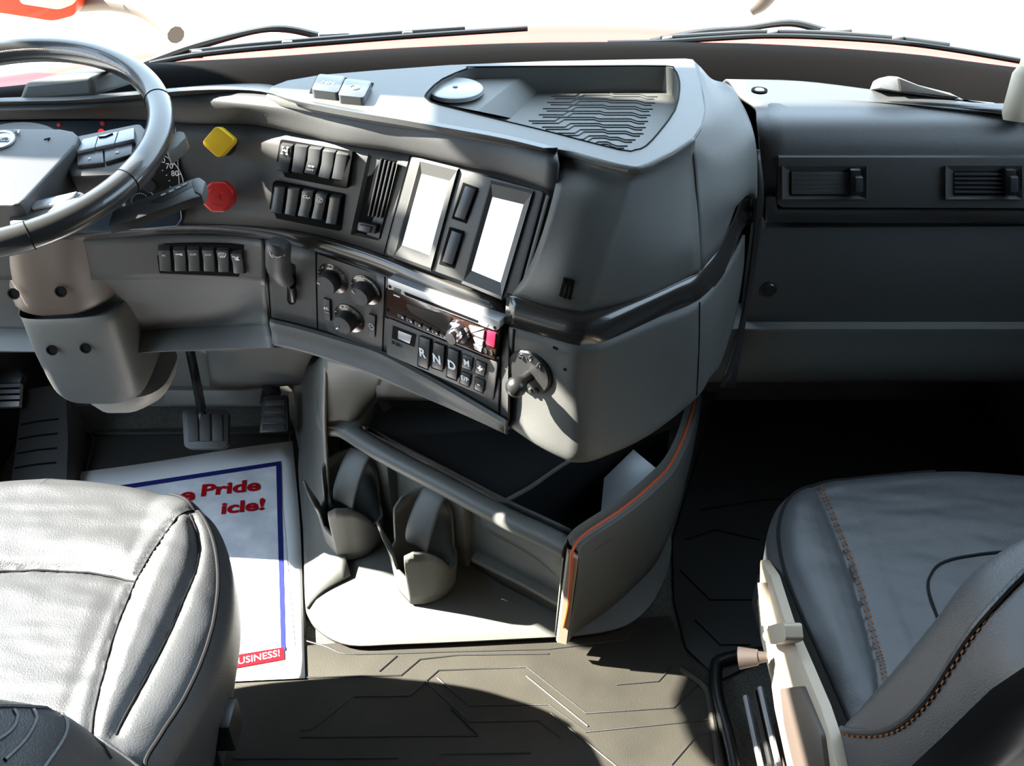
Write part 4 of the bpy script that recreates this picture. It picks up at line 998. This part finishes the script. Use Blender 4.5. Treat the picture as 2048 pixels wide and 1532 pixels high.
# ---------------------------------------------------------------- floor mats and poster
def zslab(name, px, z, th, m, parent=None, bev=.003): return slab(name, zz(px, z), UZ, 0, th, m, parent, bev)
t = thing('floor_mat', 'large ribbed rubber floor mat between the two seats', 'floor mat', Z(1000, 1450, 0))
fm = zslab('sheet', [(120, 1760), (330, 1420), (400, 1360), (612, 1290), (1340, 1230), (1372, 1300), (1420, 1372), (1442, 1480), (1490, 1760)], .010, .010, M['mat'], t)
s8 = lambda l: crop(l, 600, 1180, .4395)
g = []
for l in ([(0, 400), (460, 388), (545, 315), (720, 295), (1130, 290)], [(245, 485), (500, 480), (630, 365), (1030, 350), (1300, 560), (1700, 535), (1810, 430)],
          [(575, 415), (770, 600), (1085, 593), (1190, 675)], [(625, 400), (770, 525), (1130, 520), (1300, 645), (1860, 590)], [(0, 640), (50, 635), (230, 490)],
          [(0, 670), (810, 662), (690, 545)], [(560, 830), (640, 745), (1050, 742)], [(1690, 795), (1810, 655), (1870, 648)], [(-300, 768), (450, 765)], [(1440, 430), (1630, 415), (1690, 350)], [(360, 370), (440, 300)],
          [(30, 232), (120, 258), (180, 287), (260, 292), (1130, 268), (1500, 225)], [(1030, 392), (1310, 620)], [(1140, 560), (1560, 900)]):
    g.append(tube('g', zz(s8(l), .0105), .0016, M['gap'], None, 6, 1))
join('rib_pattern', g, M['matdark'], t)
tube('raised_edge', zz([(1362, 1338), (1380, 1350), (1410, 1374), (1420, 1410), (1450, 1600), (1465, 1700)], .012), .006, M['mat'], t, 8, 3)
t = thing('floor_mat', 'black rubber mat on the driver footwell floor under the pedals', 'floor mat', Z(350, 900, 0))
zslab('sheet', [(135, 990), (150, 930), (190, 858), (580, 850), (605, 905), (612, 1270), (420, 1350), (60, 1450)], .006, .006, M['matdark'], t)
tube('raised_edge', zz([(160, 1000), (188, 880), (200, 868), (560, 866), (580, 876), (592, 960)], .007), .004, M['matdark'], t, 8, 3)
t = thing('floor_mat', 'black rubber mat in the dark passenger footwell', 'floor mat', Z(1700, 900, 0))
zslab('sheet', [(1348, 1200), (1345, 1080), (1430, 800), (2150, 790), (2150, 1100), (1560, 1300), (1440, 1360), (1372, 1295)], .006, .006, M['matdark'], t)
g = [tube('g', zz(l, .0066), .0016, M['gap'], None, 6, 1) for l in ([(1400, 1020), (1520, 1000), (1800, 990)], [(1360, 1140), (1420, 1200), (1520, 1200)], [(1370, 1080), (1430, 1060), (1520, 1080)], [(1390, 1240), (1440, 1290), (1500, 1290)])]
join('rib_pattern', g, M['gap'], t)
tag(tube('floor_molding', zz([(1560, 1300), (1450, 1318), (1432, 1340), (1436, 1400), (1462, 1500), (1500, 1700)], .012), .011, M['black'], None, 10, 4), 'black rubber strip along the carpet beside the passenger seat', 'molding')
# paper floor cover
t = thing('paper_floor_cover', 'white printed paper sheet with red words lying under the driver seat edge', 'paper', Z(450, 1100, .01))
zp = .014
rows = [zl([(160, 944, zp), (300, 925, zp), (470, 897, zp), (585, 882, zp)]), zl([(150, 1100, zp), (290, 1100, zp), (470, 1070, zp), (600, 1050, zp)]), zl([(165, 1240, zp), (300, 1240, zp), (480, 1225, zp), (606, 1215, zp)]), zl([(180, 1378, zp), (320, 1370, zp), (480, 1362, zp), (610, 1356, zp)])]
loft('sheet', rows, M['paper'], t, 4, 4, thick=.0008)
zp2 = zp+.0012
def ink(name, px, m, z=zp2): 
    P = zz(px, z); return add(name, P, [tuple(range(len(P)))], m, t, 30, O)
pic = mat('printed_picture', (.72, .75, .82), .7, var=.35, vscale=14, col2=(.9, .91, .94))
ink('picture', [(215, 985), (558, 928), (590, 1292), (250, 1345)], pic)
ink('border_line', [(205, 976), (562, 922), (562, 930), (206, 985)], M['blueink'], zp2+.0008)
ink('border_line', [(552, 924), (562, 922), (571, 1300), (562, 1302)], M['blueink'], zp2+.0009)
ink('banner', [(300, 1338), (567, 1294), (568, 1318), (302, 1366)], M['redink'], zp2+.0012)
pu = (Z(528, 972, zp2)-Z(404, 985, zp2)).normalized(); pv = UZ.cross(pu)
def ptext(s, cx, cy, wpxs, size, m, bold=True):
    return text('lettering', s, Z(cx, cy, zp2+.0018), pu, pv, size, m, t, ext=.0001, bold=bold, sx=wpxs)
ptext('Pride', 462, 975, 1.2, .035, M['redink']); ptext('e', 374, 993, 1.25, .027, M['redink']); ptext('icle!', 486, 1012, 1.2, .034, M['redink'])
pu = (Z(560, 1300, zp2)-Z(480, 1316, zp2)).normalized(); pv = UZ.cross(pu)
ptext('USINESS!', 518, 1314, .95, .0135, M['paper'], False)

# ---------------------------------------------------------------- floor console
con = thing('floor_console', 'grey floor console with open shelf and orange striped side wall', 'console', Z(950, 1150, 0))
bo = [(606, 1060), (610, 1200), (618, 1238), (645, 1270), (700, 1294), (800, 1292), (1000, 1283), (1200, 1269), (1285, 1232), (1330, 1160), (1343, 1095), (1342, 1030), (1380, 850), (1380, 780), (640, 760), (598, 900)]
B0 = zz(bo, .004); B1 = zz([(a, b-4) for a, b in bo], .022); 
cen = V((-.02, 1.35, 0))
B2 = [cen.lerp(V((p.x, p.y, 0)), .95)+V((0, 0, .032)) for p in B1]; B3 = [cen.lerp(V((p.x, p.y, 0)), .55)+V((0, 0, .05)) for p in B1]
rr = [cr(b, 4, True) for b in (B0, B1, B2, B3)]; n_ = len(rr[0])
vs = [p for r in rr for p in r]; fs = qfaces(4, n_, True)+[tuple(range(3*n_, 4*n_))]
add('base', vs, fs, M['grey'], con, 50, O)
# left flank rising to the dash
rows = [zl([(612, 1215, .03), (606, 1060, .02), (598, 900, .02), (588, 790, .03), (585, 740, .06)]), zl([(646, 1180, .040), (632, 1060, .05), (626, 900, .10), (618, 800, .16), (622, 730, .22)]),
        zl([(700, 1150, .048), (662, 1010, .11), (648, 880, .26), (646, 800, .38), (648, 705, .52)])]
loft('flank', rows, M['grey'], con, 4, 4, .006)
rows = [zl([(648, 705, .525), (690, 722, .525), (730, 735, .525), (765, 750, .52)]), zl([(647, 780, .40), (685, 780, .40), (725, 780, .40), (758, 776, .41)]), zl([(649, 835, .305), (680, 835, .305), (715, 832, .305), (752, 792, .32)]), zl([(652, 856, .286), (685, 858, .286), (722, 856, .286), (756, 800, .286)])]
loft('upper_flank', rows, M['grey'], con, 4, 4, .006)
rows = [zl([(752, 735, .53), (900, 780, .50), (1050, 830, .45), (1200, 830, .45)]), zl([(754, 792, .32), (850, 795, .32), (1050, 800, .30), (1200, 800, .3)])]
loft('back_panel', rows, M['grey'], con, 4, 4, .006)
# power socket
sp3 = [Z(a, b, .37) for a, b in [(782, 745), (835, 745), (835, 790), (782, 788)]]
ps = slab('socket_panel', [PL(a, b, Z(805, 770, .36), V((0, -.9, .4)).normalized()) for a, b in [(783, 745), (840, 748), (838, 790), (783, 788)]], V((0, -.9, .4)), .004, .01, M['black'], con, .002)
c = PL(805, 768, Z(805, 770, .36), V((0, -.9, .4)).normalized(), .005)
rev('socket_ring', [(.017, 0), (.017, .002), (.0155, .002), (.0155, 0)], c, (0, -.9, .4), M['dimwhite'], ps, 28)
# shelf rail
rl = [(654, 846), (690, 858), (760, 902), (880, 966), (1010, 1035), (1080, 1068), (1135, 1095)]
RP = zz(rl, .272)
tube('rail', [RP[0]+V((-.01, .06, .03))]+RP, [.016]+[.0175]*7, M['grey'], con, 18, 5)
# shelf pan
pan = zz([(735, 862), (757, 806), (775, 796), (1000, 800), (1250, 800), (1290, 860), (1100, 940), (1020, 1000), (960, 975), (840, 912)], .262)
rows_o = pan; rows_i = [V((p.x*.97, (p.y-1.3)*.95+1.3, .243)) for p in pan]
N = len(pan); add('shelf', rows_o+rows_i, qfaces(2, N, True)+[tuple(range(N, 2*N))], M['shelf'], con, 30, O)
tube('shelf_edge', zz([(722, 856), (745, 800), (768, 790), (900, 792)], .268), .008, M['grey'], con, 10, 3)
tube('shelf_divider', zz([(1014, 1000), (1060, 975), (1110, 940), (1150, 915)], .262), .004, M['grey'], con, 8, 3)
# deep pocket at the right end
pk = zz([(1014, 1002), (1150, 915), (1340, 860), (1345, 935), (1170, 1075), (1140, 1070)], .25)
pk2 = [V((p.x, p.y+.01, .10)) for p in pk]
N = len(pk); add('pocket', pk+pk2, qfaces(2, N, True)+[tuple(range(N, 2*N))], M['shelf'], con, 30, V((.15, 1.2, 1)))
plate = slab('pocket_plate', [Z(1209, 958, .20), Z(1266, 897, .24), Z(1318, 938, .24), Z(1203, 1032, .17)], (-.3, -.35, .9), .0, .004, M['satin'], con, .001)
tube('plate_edge', [Z(1322, 942, .245), Z(1262, 990, .215), Z(1203, 1034, .172)], .004, M['black'], con, 8, 3)
# front wall under the rail and ledge
W0 = [V((p.x+.006, p.y+.045, .262)) for p in RP]; W1 = [V((p.x+.004, p.y+.055, .17)) for p in RP]; W2 = [V((p.x, p.y+.05, .045)) for p in RP]
loft('front_wall', [W0, W1, W2], M['grey'], con, 4, 4, .004)
rows = [[RP[4]+V((0, -.004, -.012)), RP[5]+V((0, -.004, -.012)), RP[6]+V((.006, -.006, -.012))], zl([(960, 1030, .22), (1060, 1095, .205), (1125, 1150, .19)]), zl([(965, 1075, .17), (1062, 1130, .16), (1122, 1180, .15)])]
loft('front_face', [[p+V((0, .02, 0)) for p in r] for r in rows], M['grey'], con, 4, 4, .004)
lg = zl([(942, 1122, .09), (1040, 1170, .09), (1122, 1216, .09), (1130, 1180, .105), (1055, 1130, .105), (960, 1080, .105)])
slab('ledge', lg, UZ, 0, .008, M['grey'], con, .002)
for a, b in ((1000, 1118), (1042, 1140), (1085, 1163)):
    q = Z(a, b, .10); add('gusset', [q, q+V((.03, .03, 0)), q+V((.03, .03, .045)), q+V((.003, 0, 0)), q+V((.033, .03, 0)), q+V((.033, .03, .045))], [(0, 1, 2), (3, 5, 4), (0, 3, 4, 1), (1, 4, 5, 2), (2, 5, 3, 0)], M['grey'], con)
# striped side wall
top = [(1150, 1100), (1172, 1078), (1250, 1026), (1305, 980), (1343, 940), (1372, 880), (1388, 830), (1397, 790)]
T = zz(top, .285); G0 = T[0]
mid = [V((p.x-.002, p.y+.004, .17)) for p in T]; lo = [V((p.x-.010, p.y+.004, .055)) for p in T]
Tin = [p+V((-.008, .006, .006)) for p in T]; Tin2 = [p+V((-.014, .010, -.002)) for p in T]; loin = [p+V((-.012, .012, 0)) for p in lo]
o_ = loft('side_wall', [loin, Tin2, Tin, T, [p+V((.004, -.003, -.01)) for p in T], [p+V((.006, -.002, 0)) for p in mid], [p+V((.004, 0, 0)) for p in lo]], M['grey'], con, 5, 3, .003, V((.6, .6, .4)))
front = [Tin[0]+V((0, -.003, 0)), T[0]+V((.004, -.006, -.006)), mid[0]+V((.003, -.006, 0)), lo[0]+V((.001, -.006, 0))]
add('end_cap', [T[0]+V((-.012, .004, 0)), T[0]+V((.006, -.002, -.008)), lo[0]+V((.006, 0, 0)), lo[0]+V((-.012, .004, 0)), T[0]+V((-.010, -.005, -.004)), T[0]+V((.004, -.010, -.010)), lo[0]+V((.004, -.008, .004)), lo[0]+V((-.010, -.004, .004))],
    [(4, 5, 6, 7), (0, 4, 7, 3), (1, 2, 6, 5), (0, 1, 5, 4), (3, 7, 6, 2)], M['cream'], con)
side = bpy.data.objects['side_wall']
tube('stripe', [lo[0]+V((-.002, -.0085, .05)), mid[0]+V((-.004, -.009, 0)), T[0]+V((-.005, -.009, -.012)), T[0]+V((-.003, -.002, .004))]+[p+V((-.004, .002, .0075)) for p in T[1:]], .0024, M['orange'], side, 8, 4)
tube('groove', [p+V((.0072, -.004, 0)) for p in [a.lerp(b, .25) for a, b in zip(T, mid)][1:]], .0008, M['gap'], side, 6, 4)

# ---------------------------------------------------------------- cup holders
def cup(label, tip):
    c = Z(*tip, .045)+V((.008, .058, 0))
    t = thing('cup_holder', label, 'cup holder', c, 'petal cup holders hung on the console')
    def top(a):
        a %= 360
        prof = [(0, .105), (22, .11), (34, .185), (52, .205), (90, .212), (128, .205), (146, .190), (156, .12), (172, .118), (180, .16), (190, .205), (200, .195), (213, .15), (217, .112), (246, .112), (249, .178), (262, .190), (280, .186), (296, .168), (312, .142), (326, .112), (360, .105)]
        for (a0, h0), (a1, h1) in zip(prof, prof[1:]):
            if a0 <= a <= a1: return h0+(h1-h0)*(a-a0)/(a1-a0)
    n = 180; rows = []
    for k in range(7):
        f = k/6; row = []
        for j in range(n):
            a = 2*j; h = top(a); z = .0+(h-.045)*f
            rad = .052+.010*min(1, z/.13)
            if 172 < a % 360 < 212: rad += .012*max(0, (z-.09)/.07)
            if 246 < a % 360 < 322: rad += .004*max(0, (z-.09)/.06)
            w = 1-.04*abs(math.sin(math.radians(a*2)))
            if 212 <= a < 250:
                A0 = math.radians(212); A1 = math.radians(250); f_ = (a-212)/38; r0_, r1_ = .97, 1.13
                x_ = r0_*math.cos(A0)*(1-f_)+r1_*math.cos(A1)*f_; y_ = r0_*math.sin(A0)*(1-f_)+r1_*math.sin(A1)*f_
                row.append(c+V((x_*rad, y_*rad, z))); continue
            if 250 <= a < 285: w *= 1+.13*((285-a)/35)**2
            row.append(c+V((math.cos(math.radians(a))*rad*w, math.sin(math.radians(a))*rad*w, z)))
        rows.append(row)
    o = add('cup_wall', [p for r in rows for p in r], qfaces(7, n, True), M['grey'], t, 50, c+V((0, -1, .1))); solidify(o, .0048, 0)
    rev('cup_floor', [(0, .004), (.052, .004), (.052, 0), (0, 0)], c, UZ, M['grey'], t, 40)
    # springy tongue leaning in from the back wall
    u = V((.82, -.57, 0)); b = V((.57, .82, 0))
    w0 = c+b*.058+V((0, 0, .158)); rws = []
    for q, dz, s in ((.056, .158, .024), (.045, .172, .024), (.020, .150, .025), (-.004, .115, .026), (-.012, .09, .024), (-.008, .078, .018)):
        m_ = c+V((-.005, .01, 0))+b*q+V((0, 0, dz)); rws.append([m_-u*s, m_-u*s*.4+V((0, 0, .003)), m_+u*s*.4+V((0, 0, .003)), m_+u*s])
    loft('tongue', rws, M['grey'], t, 3, 4, .004)
    m_ = c+b*.060+V((0, 0, .10))
    slab('bracket', [m_-u*.045, m_+u*.045, m_+u*.052+b*.026, m_-u*.052+b*.026], UZ, .098, .12, M['grey'], t, .004)
cup('petal shaped grey cup holder hung on the console rail nearest the pedals', (692, 1122))
cup('petal shaped grey cup holder in the sun in the middle of the console rail', (838, 1210))

# ---------------------------------------------------------------- seats
def cushion(name, out, zt, r, crown, seams, m, parent, skirt=.12, groove=.008, gw=.007, nr=70, na=260, bolster=None, seed=0, wr=0.0):
    out = cr([V((p.x, p.y, 0)) for p in out], 8, True)
    L_ = [0]
    for a, b in zip(out, out[1:]+out[:1]): L_.append(L_[-1]+(b-a).length)
    def at(s):
        s = s % L_[-1]
        for i in range(len(out)):
            if L_[i] <= s <= L_[i+1]:
                return out[i].lerp(out[(i+1) % len(out)], (s-L_[i])/max(1e-9, L_[i+1]-L_[i]))
    O2 = [at(L_[-1]*k/na) for k in range(na)]; c = sum(O2, V())/na
    segs = [(a, b) for sl_ in seams for a, b in zip(sl_, sl_[1:])]
    from mathutils import noise
    def h(p, de):
        q = max(0, 1-de/r); z = zt-r*(1-math.sqrt(max(0, 1-q*q)))
        dm = 1
        for a, b in segs:
            d = b-a; tt = max(0, min(1, (p-a).dot(d)/d.length_squared)); dm = min(dm, (p-a-d*tt).length)
        z -= groove*math.exp(-(dm/gw)**2) - (.007*min(1, dm/.04) if segs else 0)
        z += crown*min(1, de/.12)
        if bolster: z += bolster(p)
        if wr: z += wr*(noise.noise(V((p.x*9, p.y*38, seed)))+.5*noise.noise(V((p.x*30, p.y*70, seed))))*min(1, de/.03)
        return z
    vs = []; rad = [0]+[1-(1-k/nr)**1.6 for k in range(1, nr+1)]
    for f in rad[1:]:
        for p in O2:
            q = c.lerp(p, f); de = (1-f)*(p-c).length
            vs.append(V((q.x, q.y, h(q, de))))
    fs = qfaces(nr, na, True)
    vs.append(V((c.x, c.y, h(c, 1)))); fs += [(len(vs)-1, j, (j+1) % na) for j in range(na)]
    k = len(vs)
    for dz, g in ((.35*skirt, .995), (skirt, .93)):
        for p in O2: q = c.lerp(p, g); vs.append(V((q.x, q.y, zt-r-dz)))
    for j in range(na):
        a = (nr-1)*na+j; b = (nr-1)*na+(j+1) % na
        fs.append((a, b, k+(j+1) % na, k+j)); fs.append((k+j, k+(j+1) % na, k+na+(j+1) % na, k+na+j))
    o = add(name, vs, fs, m, parent, 60, V((c.x, c.y, 5)))
    S = BVHTree.FromPolygons(vs, fs)
    return o, S, O2
def fl(px, z): return [V((q.x, q.y, 0)) for q in zz(px, z)]
def over(S, pts, dz=.0):
    r_ = []
    for p in pts:
        q = S.ray_cast(V((p.x, p.y, 3)), V((0, 0, -1)))[0]
        if q is not None: r_.append(q+V((0, 0, dz)))
    return r_
# driver seat
ds = thing('bucket_seat', 'black leather driver seat with curved seams, sunlit on its left', 'seat', V((-.66, .75, 0)))
xc = -.665; zd = .452
rt = [p for p in fl([(110, 951), (200, 958), (300, 974), (372, 1000), (424, 1040), (452, 1090), (464, 1160), (460, 1240), (438, 1330), (398, 1425), (355, 1500), (318, 1570), (300, 1680)], zd-.03)]
outl = rt+[V((2*xc-p.x, p.y, 0)) for p in rt][::-1]
se = [fl([(402, 1002), (372, 1018), (330, 1060), (268, 1150), (228, 1250), (203, 1340), (186, 1420), (180, 1500)], zd),
      fl([(378, 1022), (392, 1060), (396, 1095), (388, 1140), (360, 1210), (320, 1300), (270, 1395), (232, 1470)], zd),
      fl([(266, 1152), (220, 1136), (150, 1126), (60, 1122), (-60, 1126)], zd)]
def bol(p):
    d = abs(p.x-xc)-.17
    return .022*max(0, min(1, d/.05))-(.0 if d < 0 else .012*max(0, (d-.07)/.06))
cu, DS, DO = cushion('cushion', outl, zd-.018, .045, .006, se+[[V((2*xc-p.x, p.y, 0)) for p in s_] for s_ in se[:2]], M['leather'], ds, bolster=bol, seed=3, wr=.0022)
for s_ in se[:3]:
    pts = over(DS, cr(s_, 4), .0012); tube('seam', pts, .0014, M['seam'], cu, 6, 1)
e = [V((p.x, p.y, 0)) for p in DO if p.x > xc]; c_ = V((xc, .75, 0))
pp_ = [c_.lerp(p, .955) for p in e]; pp_.sort(key=lambda p: -p.y)
tube('piping', over(DS, [p for p in pp_ if p.y < .98 and p.x > -.5], .0015), .0028, M['seam'], cu, 8, 1)
def rings(spec, xc, side, dep):
    """spec rows: (z, half width, front y); side sign for which way is the aisle"""
    R = []
    for z, hw, yf in spec:
        c = .035; yb = yf-dep
        R.append([V((xc-hw+c, yf-.012, z)), V((xc-hw*.55, yf-.03, z)), V((xc, yf-.045, z)), V((xc+hw*.55, yf-.03, z)), V((xc+hw-c, yf-.012, z)), V((xc+hw-.006, yf-.02, z)), V((xc+hw, yf-.05, z)),
                  V((xc+hw-.004, yb+.03, z)), V((xc+hw-c, yb+.004, z)), V((xc, yb-.01, z)), V((xc-hw+c, yb+.004, z)), V((xc-hw+.004, yb+.03, z)), V((xc-hw, yf-.05, z)), V((xc-hw+.006, yf-.02, z))])
    return R
RD = rings([(.40, .29, .575), (.50, .302, .545), (.58, .298, .522), (.65, .282, .508), (.70, .25, .487), (.76, .215, .46), (.86, .20, .42), (1.0, .20, .37), (1.12, .17, .34), (1.16, .13, .33)], xc, 1, .15)
b_ = ringloft('backrest', RD, M['leather'], ds, 4, True, 4, 60)
hr = ringloft('headrest', rings([(1.18, .10, .32), (1.22, .125, .33), (1.32, .13, .31), (1.36, .10, .29)], xc, 1, .09), M['leather'], ds, 3, True, 4, 60)
def ring_bvh(RR, sub):
    rr = [cr(r, 4, True) for r in RR]; cc = [cr([r[j] for r in rr], sub) for j in range(len(rr[0]))]
    return BVHTree.FromPolygons([cc[j][i] for i in range(len(cc[0])) for j in range(len(cc))], qfaces(len(cc[0]), len(cc), True))
BD = ring_bvh(RD, 4); folds = []
for l in ([(-40, 1412), (60, 1414), (130, 1424), (180, 1456), (222, 1515)], [(122, 1424), (134, 1448), (126, 1480), (92, 1530), (70, 1560)], [(66, 1420), (72, 1440), (50, 1480), (10, 1520)], [(28, 1420), (34, 1436), (20, 1462), (-20, 1490)]):
    pts = []
    for p in cr([V((x, y, 0)) for x, y in l], 5):
        r_ = ray(p.x, p.y).normalized(); q, nn, _, _ = BD.ray_cast(O, r_)
        if q is not None: pts.append(q-r_*.0006)
    if len(pts) > 3: folds.append(tube('f', pts, .0022, M['leather'], None, 6, 1))
if folds: join('stitched_fold', folds, M['leather'], b_)
slab('seat_pan', [V((xc-.22, .42, .31)), V((xc+.22, .42, .31)), V((xc+.22, .93, .31)), V((xc-.22, .93, .31))], UZ, 0, .06, M['dark'], ds, .01)
slab('pedestal', [V((xc-.19, .45, .24)), V((xc+.17, .45, .24)), V((xc+.17, .88, .24)), V((xc-.17, .88, .24))], UZ, .01, .24, M['black'], ds, .01)
q = Z(458, 1470, .30)
boxf('buckle', q, UX, UY, UZ, .014, .022, .05, M['black'], ds, .004); boxf('buckle_stalk', q+V((-.03, .01, -.04)), UX, UY, UZ, .02, .03, .04, M['dark'], ds, .004)
# passenger seat
ps_ = thing('bucket_seat', 'grey leather passenger seat with orange stitching on a cream base', 'seat', V((.62, .75, 0)))
xp = .63; zp_ = .455
lf = fl([(2000, 938), (1850, 945), (1750, 954), (1650, 967), (1596, 984), (1554, 1018), (1536, 1062), (1534, 1105), (1546, 1165), (1578, 1250), (1616, 1335), (1652, 1420), (1676, 1480), (1704, 1560)], zp_-.028)
lf = [p for p in lf if p.x < xp-.03]
outl = lf+[V((2*xp-p.x, p.y, 0)) for p in lf][::-1]
sm_ = fl([(1634, 966), (1655, 1020), (1690, 1110), (1720, 1200), (1745, 1290), (1758, 1340), (1765, 1420)], zp_)
def bolp(p):
    d = abs(p.x-xp)
    return .012*max(0, min(1, (d-.16)/.07))
cu2, PS_, PO = cushion('cushion', outl, zp_-.012, .040, .006, [sm_, [V((2*xp-p.x, p.y, 0)) for p in sm_]], M['leather2'], ps_, skirt=.05, groove=.005, gw=.005, bolster=bolp, seed=8, wr=.0012)
for dx in (.0035, .0075):
    pts = over(PS_, [p+V((dx, 0, 0)) for p in cr(sm_, 14)], .0004); g = []
    for a, b in zip(pts[::2], pts[1::2]): g.append(tube('t', [a, b], .0009, M['thread'], None, 5, 1))
    join('stitching', g, M['thread'], cu2)
e = [p for p in PO if p.x < xp-.1]; e.sort(key=lambda p: p.y)
e = [p for p in PO if p.x < xp-.02]
c_ = V((xp, .75, 0)); e2 = sorted(e, key=lambda p: math.atan2(p.y-.75, -(p.x-xp)))
tube('piping', over(PS_, [c_.lerp(p, .965) for p in e2], .0012), .0022, M['seam'], cu2, 8, 1)
ins = fl([(2100, 1100), (1960, 1110), (1890, 1125), (1862, 1150), (1858, 1190), (1900, 1300)], zp_)
tube('insert_seam', over(PS_, cr(ins, 4), .001), .0018, M['seam'], cu2, 6, 1)
spec = [(.40, .292, .612), (.47, .294, .602), (.56, .293, .578), (.65, .290, .556), (.74, .285, .538), (.81, .276, .530), (.855, .245, .528), (.90, .21, .515), (1.0, .195, .48), (1.12, .17, .44), (1.16, .13, .43)]
RB = rings(spec, xp, -1, .15)
b2 = ringloft('backrest', RB, M['leather2'], ps_, 5, True, 4, 60)
rr = [cr(r, 4, True) for r in RB]; cols_ = [cr([r[j] for r in rr], 5) for j in range(len(rr[0]))]
vv_ = [cols_[j][i] for i in range(len(cols_[0])) for j in range(len(cols_))]
BS = BVHTree.FromPolygons(vv_, qfaces(len(cols_[0]), len(cols_), True))
sp_px = [(1650, 1440), (1668, 1452), (1700, 1461), (1745, 1463), (1790, 1452), (1830, 1424), (1870, 1378), (1910, 1316), (1950, 1258), (2000, 1200), (2040, 1158), (2090, 1112), (2140, 1080)]
pts = []
for a, b in cr([V((x, y, 0)) for x, y in sp_px], 8) and [(v.x, v.y) for v in cr([V((x, y, 0)) for x, y in sp_px], 8)]:
    r_ = ray(a, b).normalized(); q, nn, _, _ = BS.ray_cast(O, r_)
    if q is not None: pts.append(q+nn*(.0012 if nn.dot(r_) < 0 else -.0012))
if len(pts) > 4:
    tube('piping', pts, .0032, M['leather'], b2, 8, 1)
    g = [tube('t', [a+V((.0, -.004, -.003)), b+V((.0, -.004, -.003))], .0012, M['thread'], None, 5, 1) for a, b in zip(pts[::2], pts[1::2])]
    join('stitching', g, M['thread'], b2)
ringloft('headrest', rings([(1.18, .10, .42), (1.22, .125, .43), (1.32, .13, .41), (1.36, .10, .39)], xp, 1, .09), M['leather2'], ps_, 3, True, 4, 60)
sh_ = []
for z, hw, yf in ((.40, .2925, .612), (.56, .2915, .578), (.74, .286, .538), (.84, .262, .529), (.92, .20, .51)):
    a_, b_r = yf-.118, yf-.185
    sh_.append([V((xp-hw, a_, z)), V((xp-hw-.001, (a_+b_r)/2, z)), V((xp-hw+.02, b_r, z)), V((xp, b_r-.008, z)), V((xp+hw-.02, b_r, z)), V((xp+hw+.001, (a_+b_r)/2, z)), V((xp+hw, a_, z)), V((xp, a_-.01, z))])
ringloft('back_shell', sh_, M['black'], ps_, 3, True, 3, 60)
xb = .325
def xs(name, px, x0, th, m, bev=.003, parent=ps_): return slab(name, [X(a, b, x0) for a, b in px], (-1, 0, 0), 0, th, m, parent, bev)
xs('side_panel', [(1519, 1118), (1540, 1150), (1568, 1240), (1606, 1330), (1640, 1412), (1662, 1480), (1690, 1600), (1640, 1660), (1575, 1545), (1548, 1420), (1532, 1300), (1518, 1200)], xb, .012, M['cream'], .004)
xs('brown_cover', [(1558, 1376), (1600, 1372), (1640, 1470), (1652, 1560), (1600, 1600), (1566, 1450)], xb-.006, .012, M['brownp'], .004)
xs('handle', rnd([(1524, 1268), (1540, 1250), (1568, 1244), (1572, 1282), (1545, 1290), (1528, 1282)], 8), xb-.018, .02, M['cream'], .009)
xs('release_bar', [(1514, 1165), (1519, 1165), (1530, 1252), (1522, 1252)], xb-.010, .01, M['cream'], .002)
p0 = X(1534, 1314, xb-.01); p1 = X(1478, 1316, .283)
lv = tube('lever', [p0, p0.lerp(p1, .3), p0.lerp(p1, .32), p1], [.006, .008, .010, .0145], M['lever'], ps_, 14, 1, flat=.9)
for k, (a, m_) in enumerate(((0, M['silver']), (.012, M['black']), (.02, M['silver']))):
    tube('slide_rail', [V((.378+a, .40, .03+k*.012)), V((.378+a, .93, .03+k*.012))], .005, m_, ps_, 8, 1)
slab('seat_pan', [V((xp-.27, .42, .30)), V((xp+.27, .42, .30)), V((xp+.27, .96, .30)), V((xp-.27, .96, .30))], UZ, 0, .06, M['dark'], ps_, .01)
slab('pedestal', [V((xp-.21, .42, .24)), V((xp+.21, .42, .24)), V((xp+.21, .90, .24)), V((xp-.21, .90, .24))], UZ, .01, .238, M['brownp'], ps_, .01)
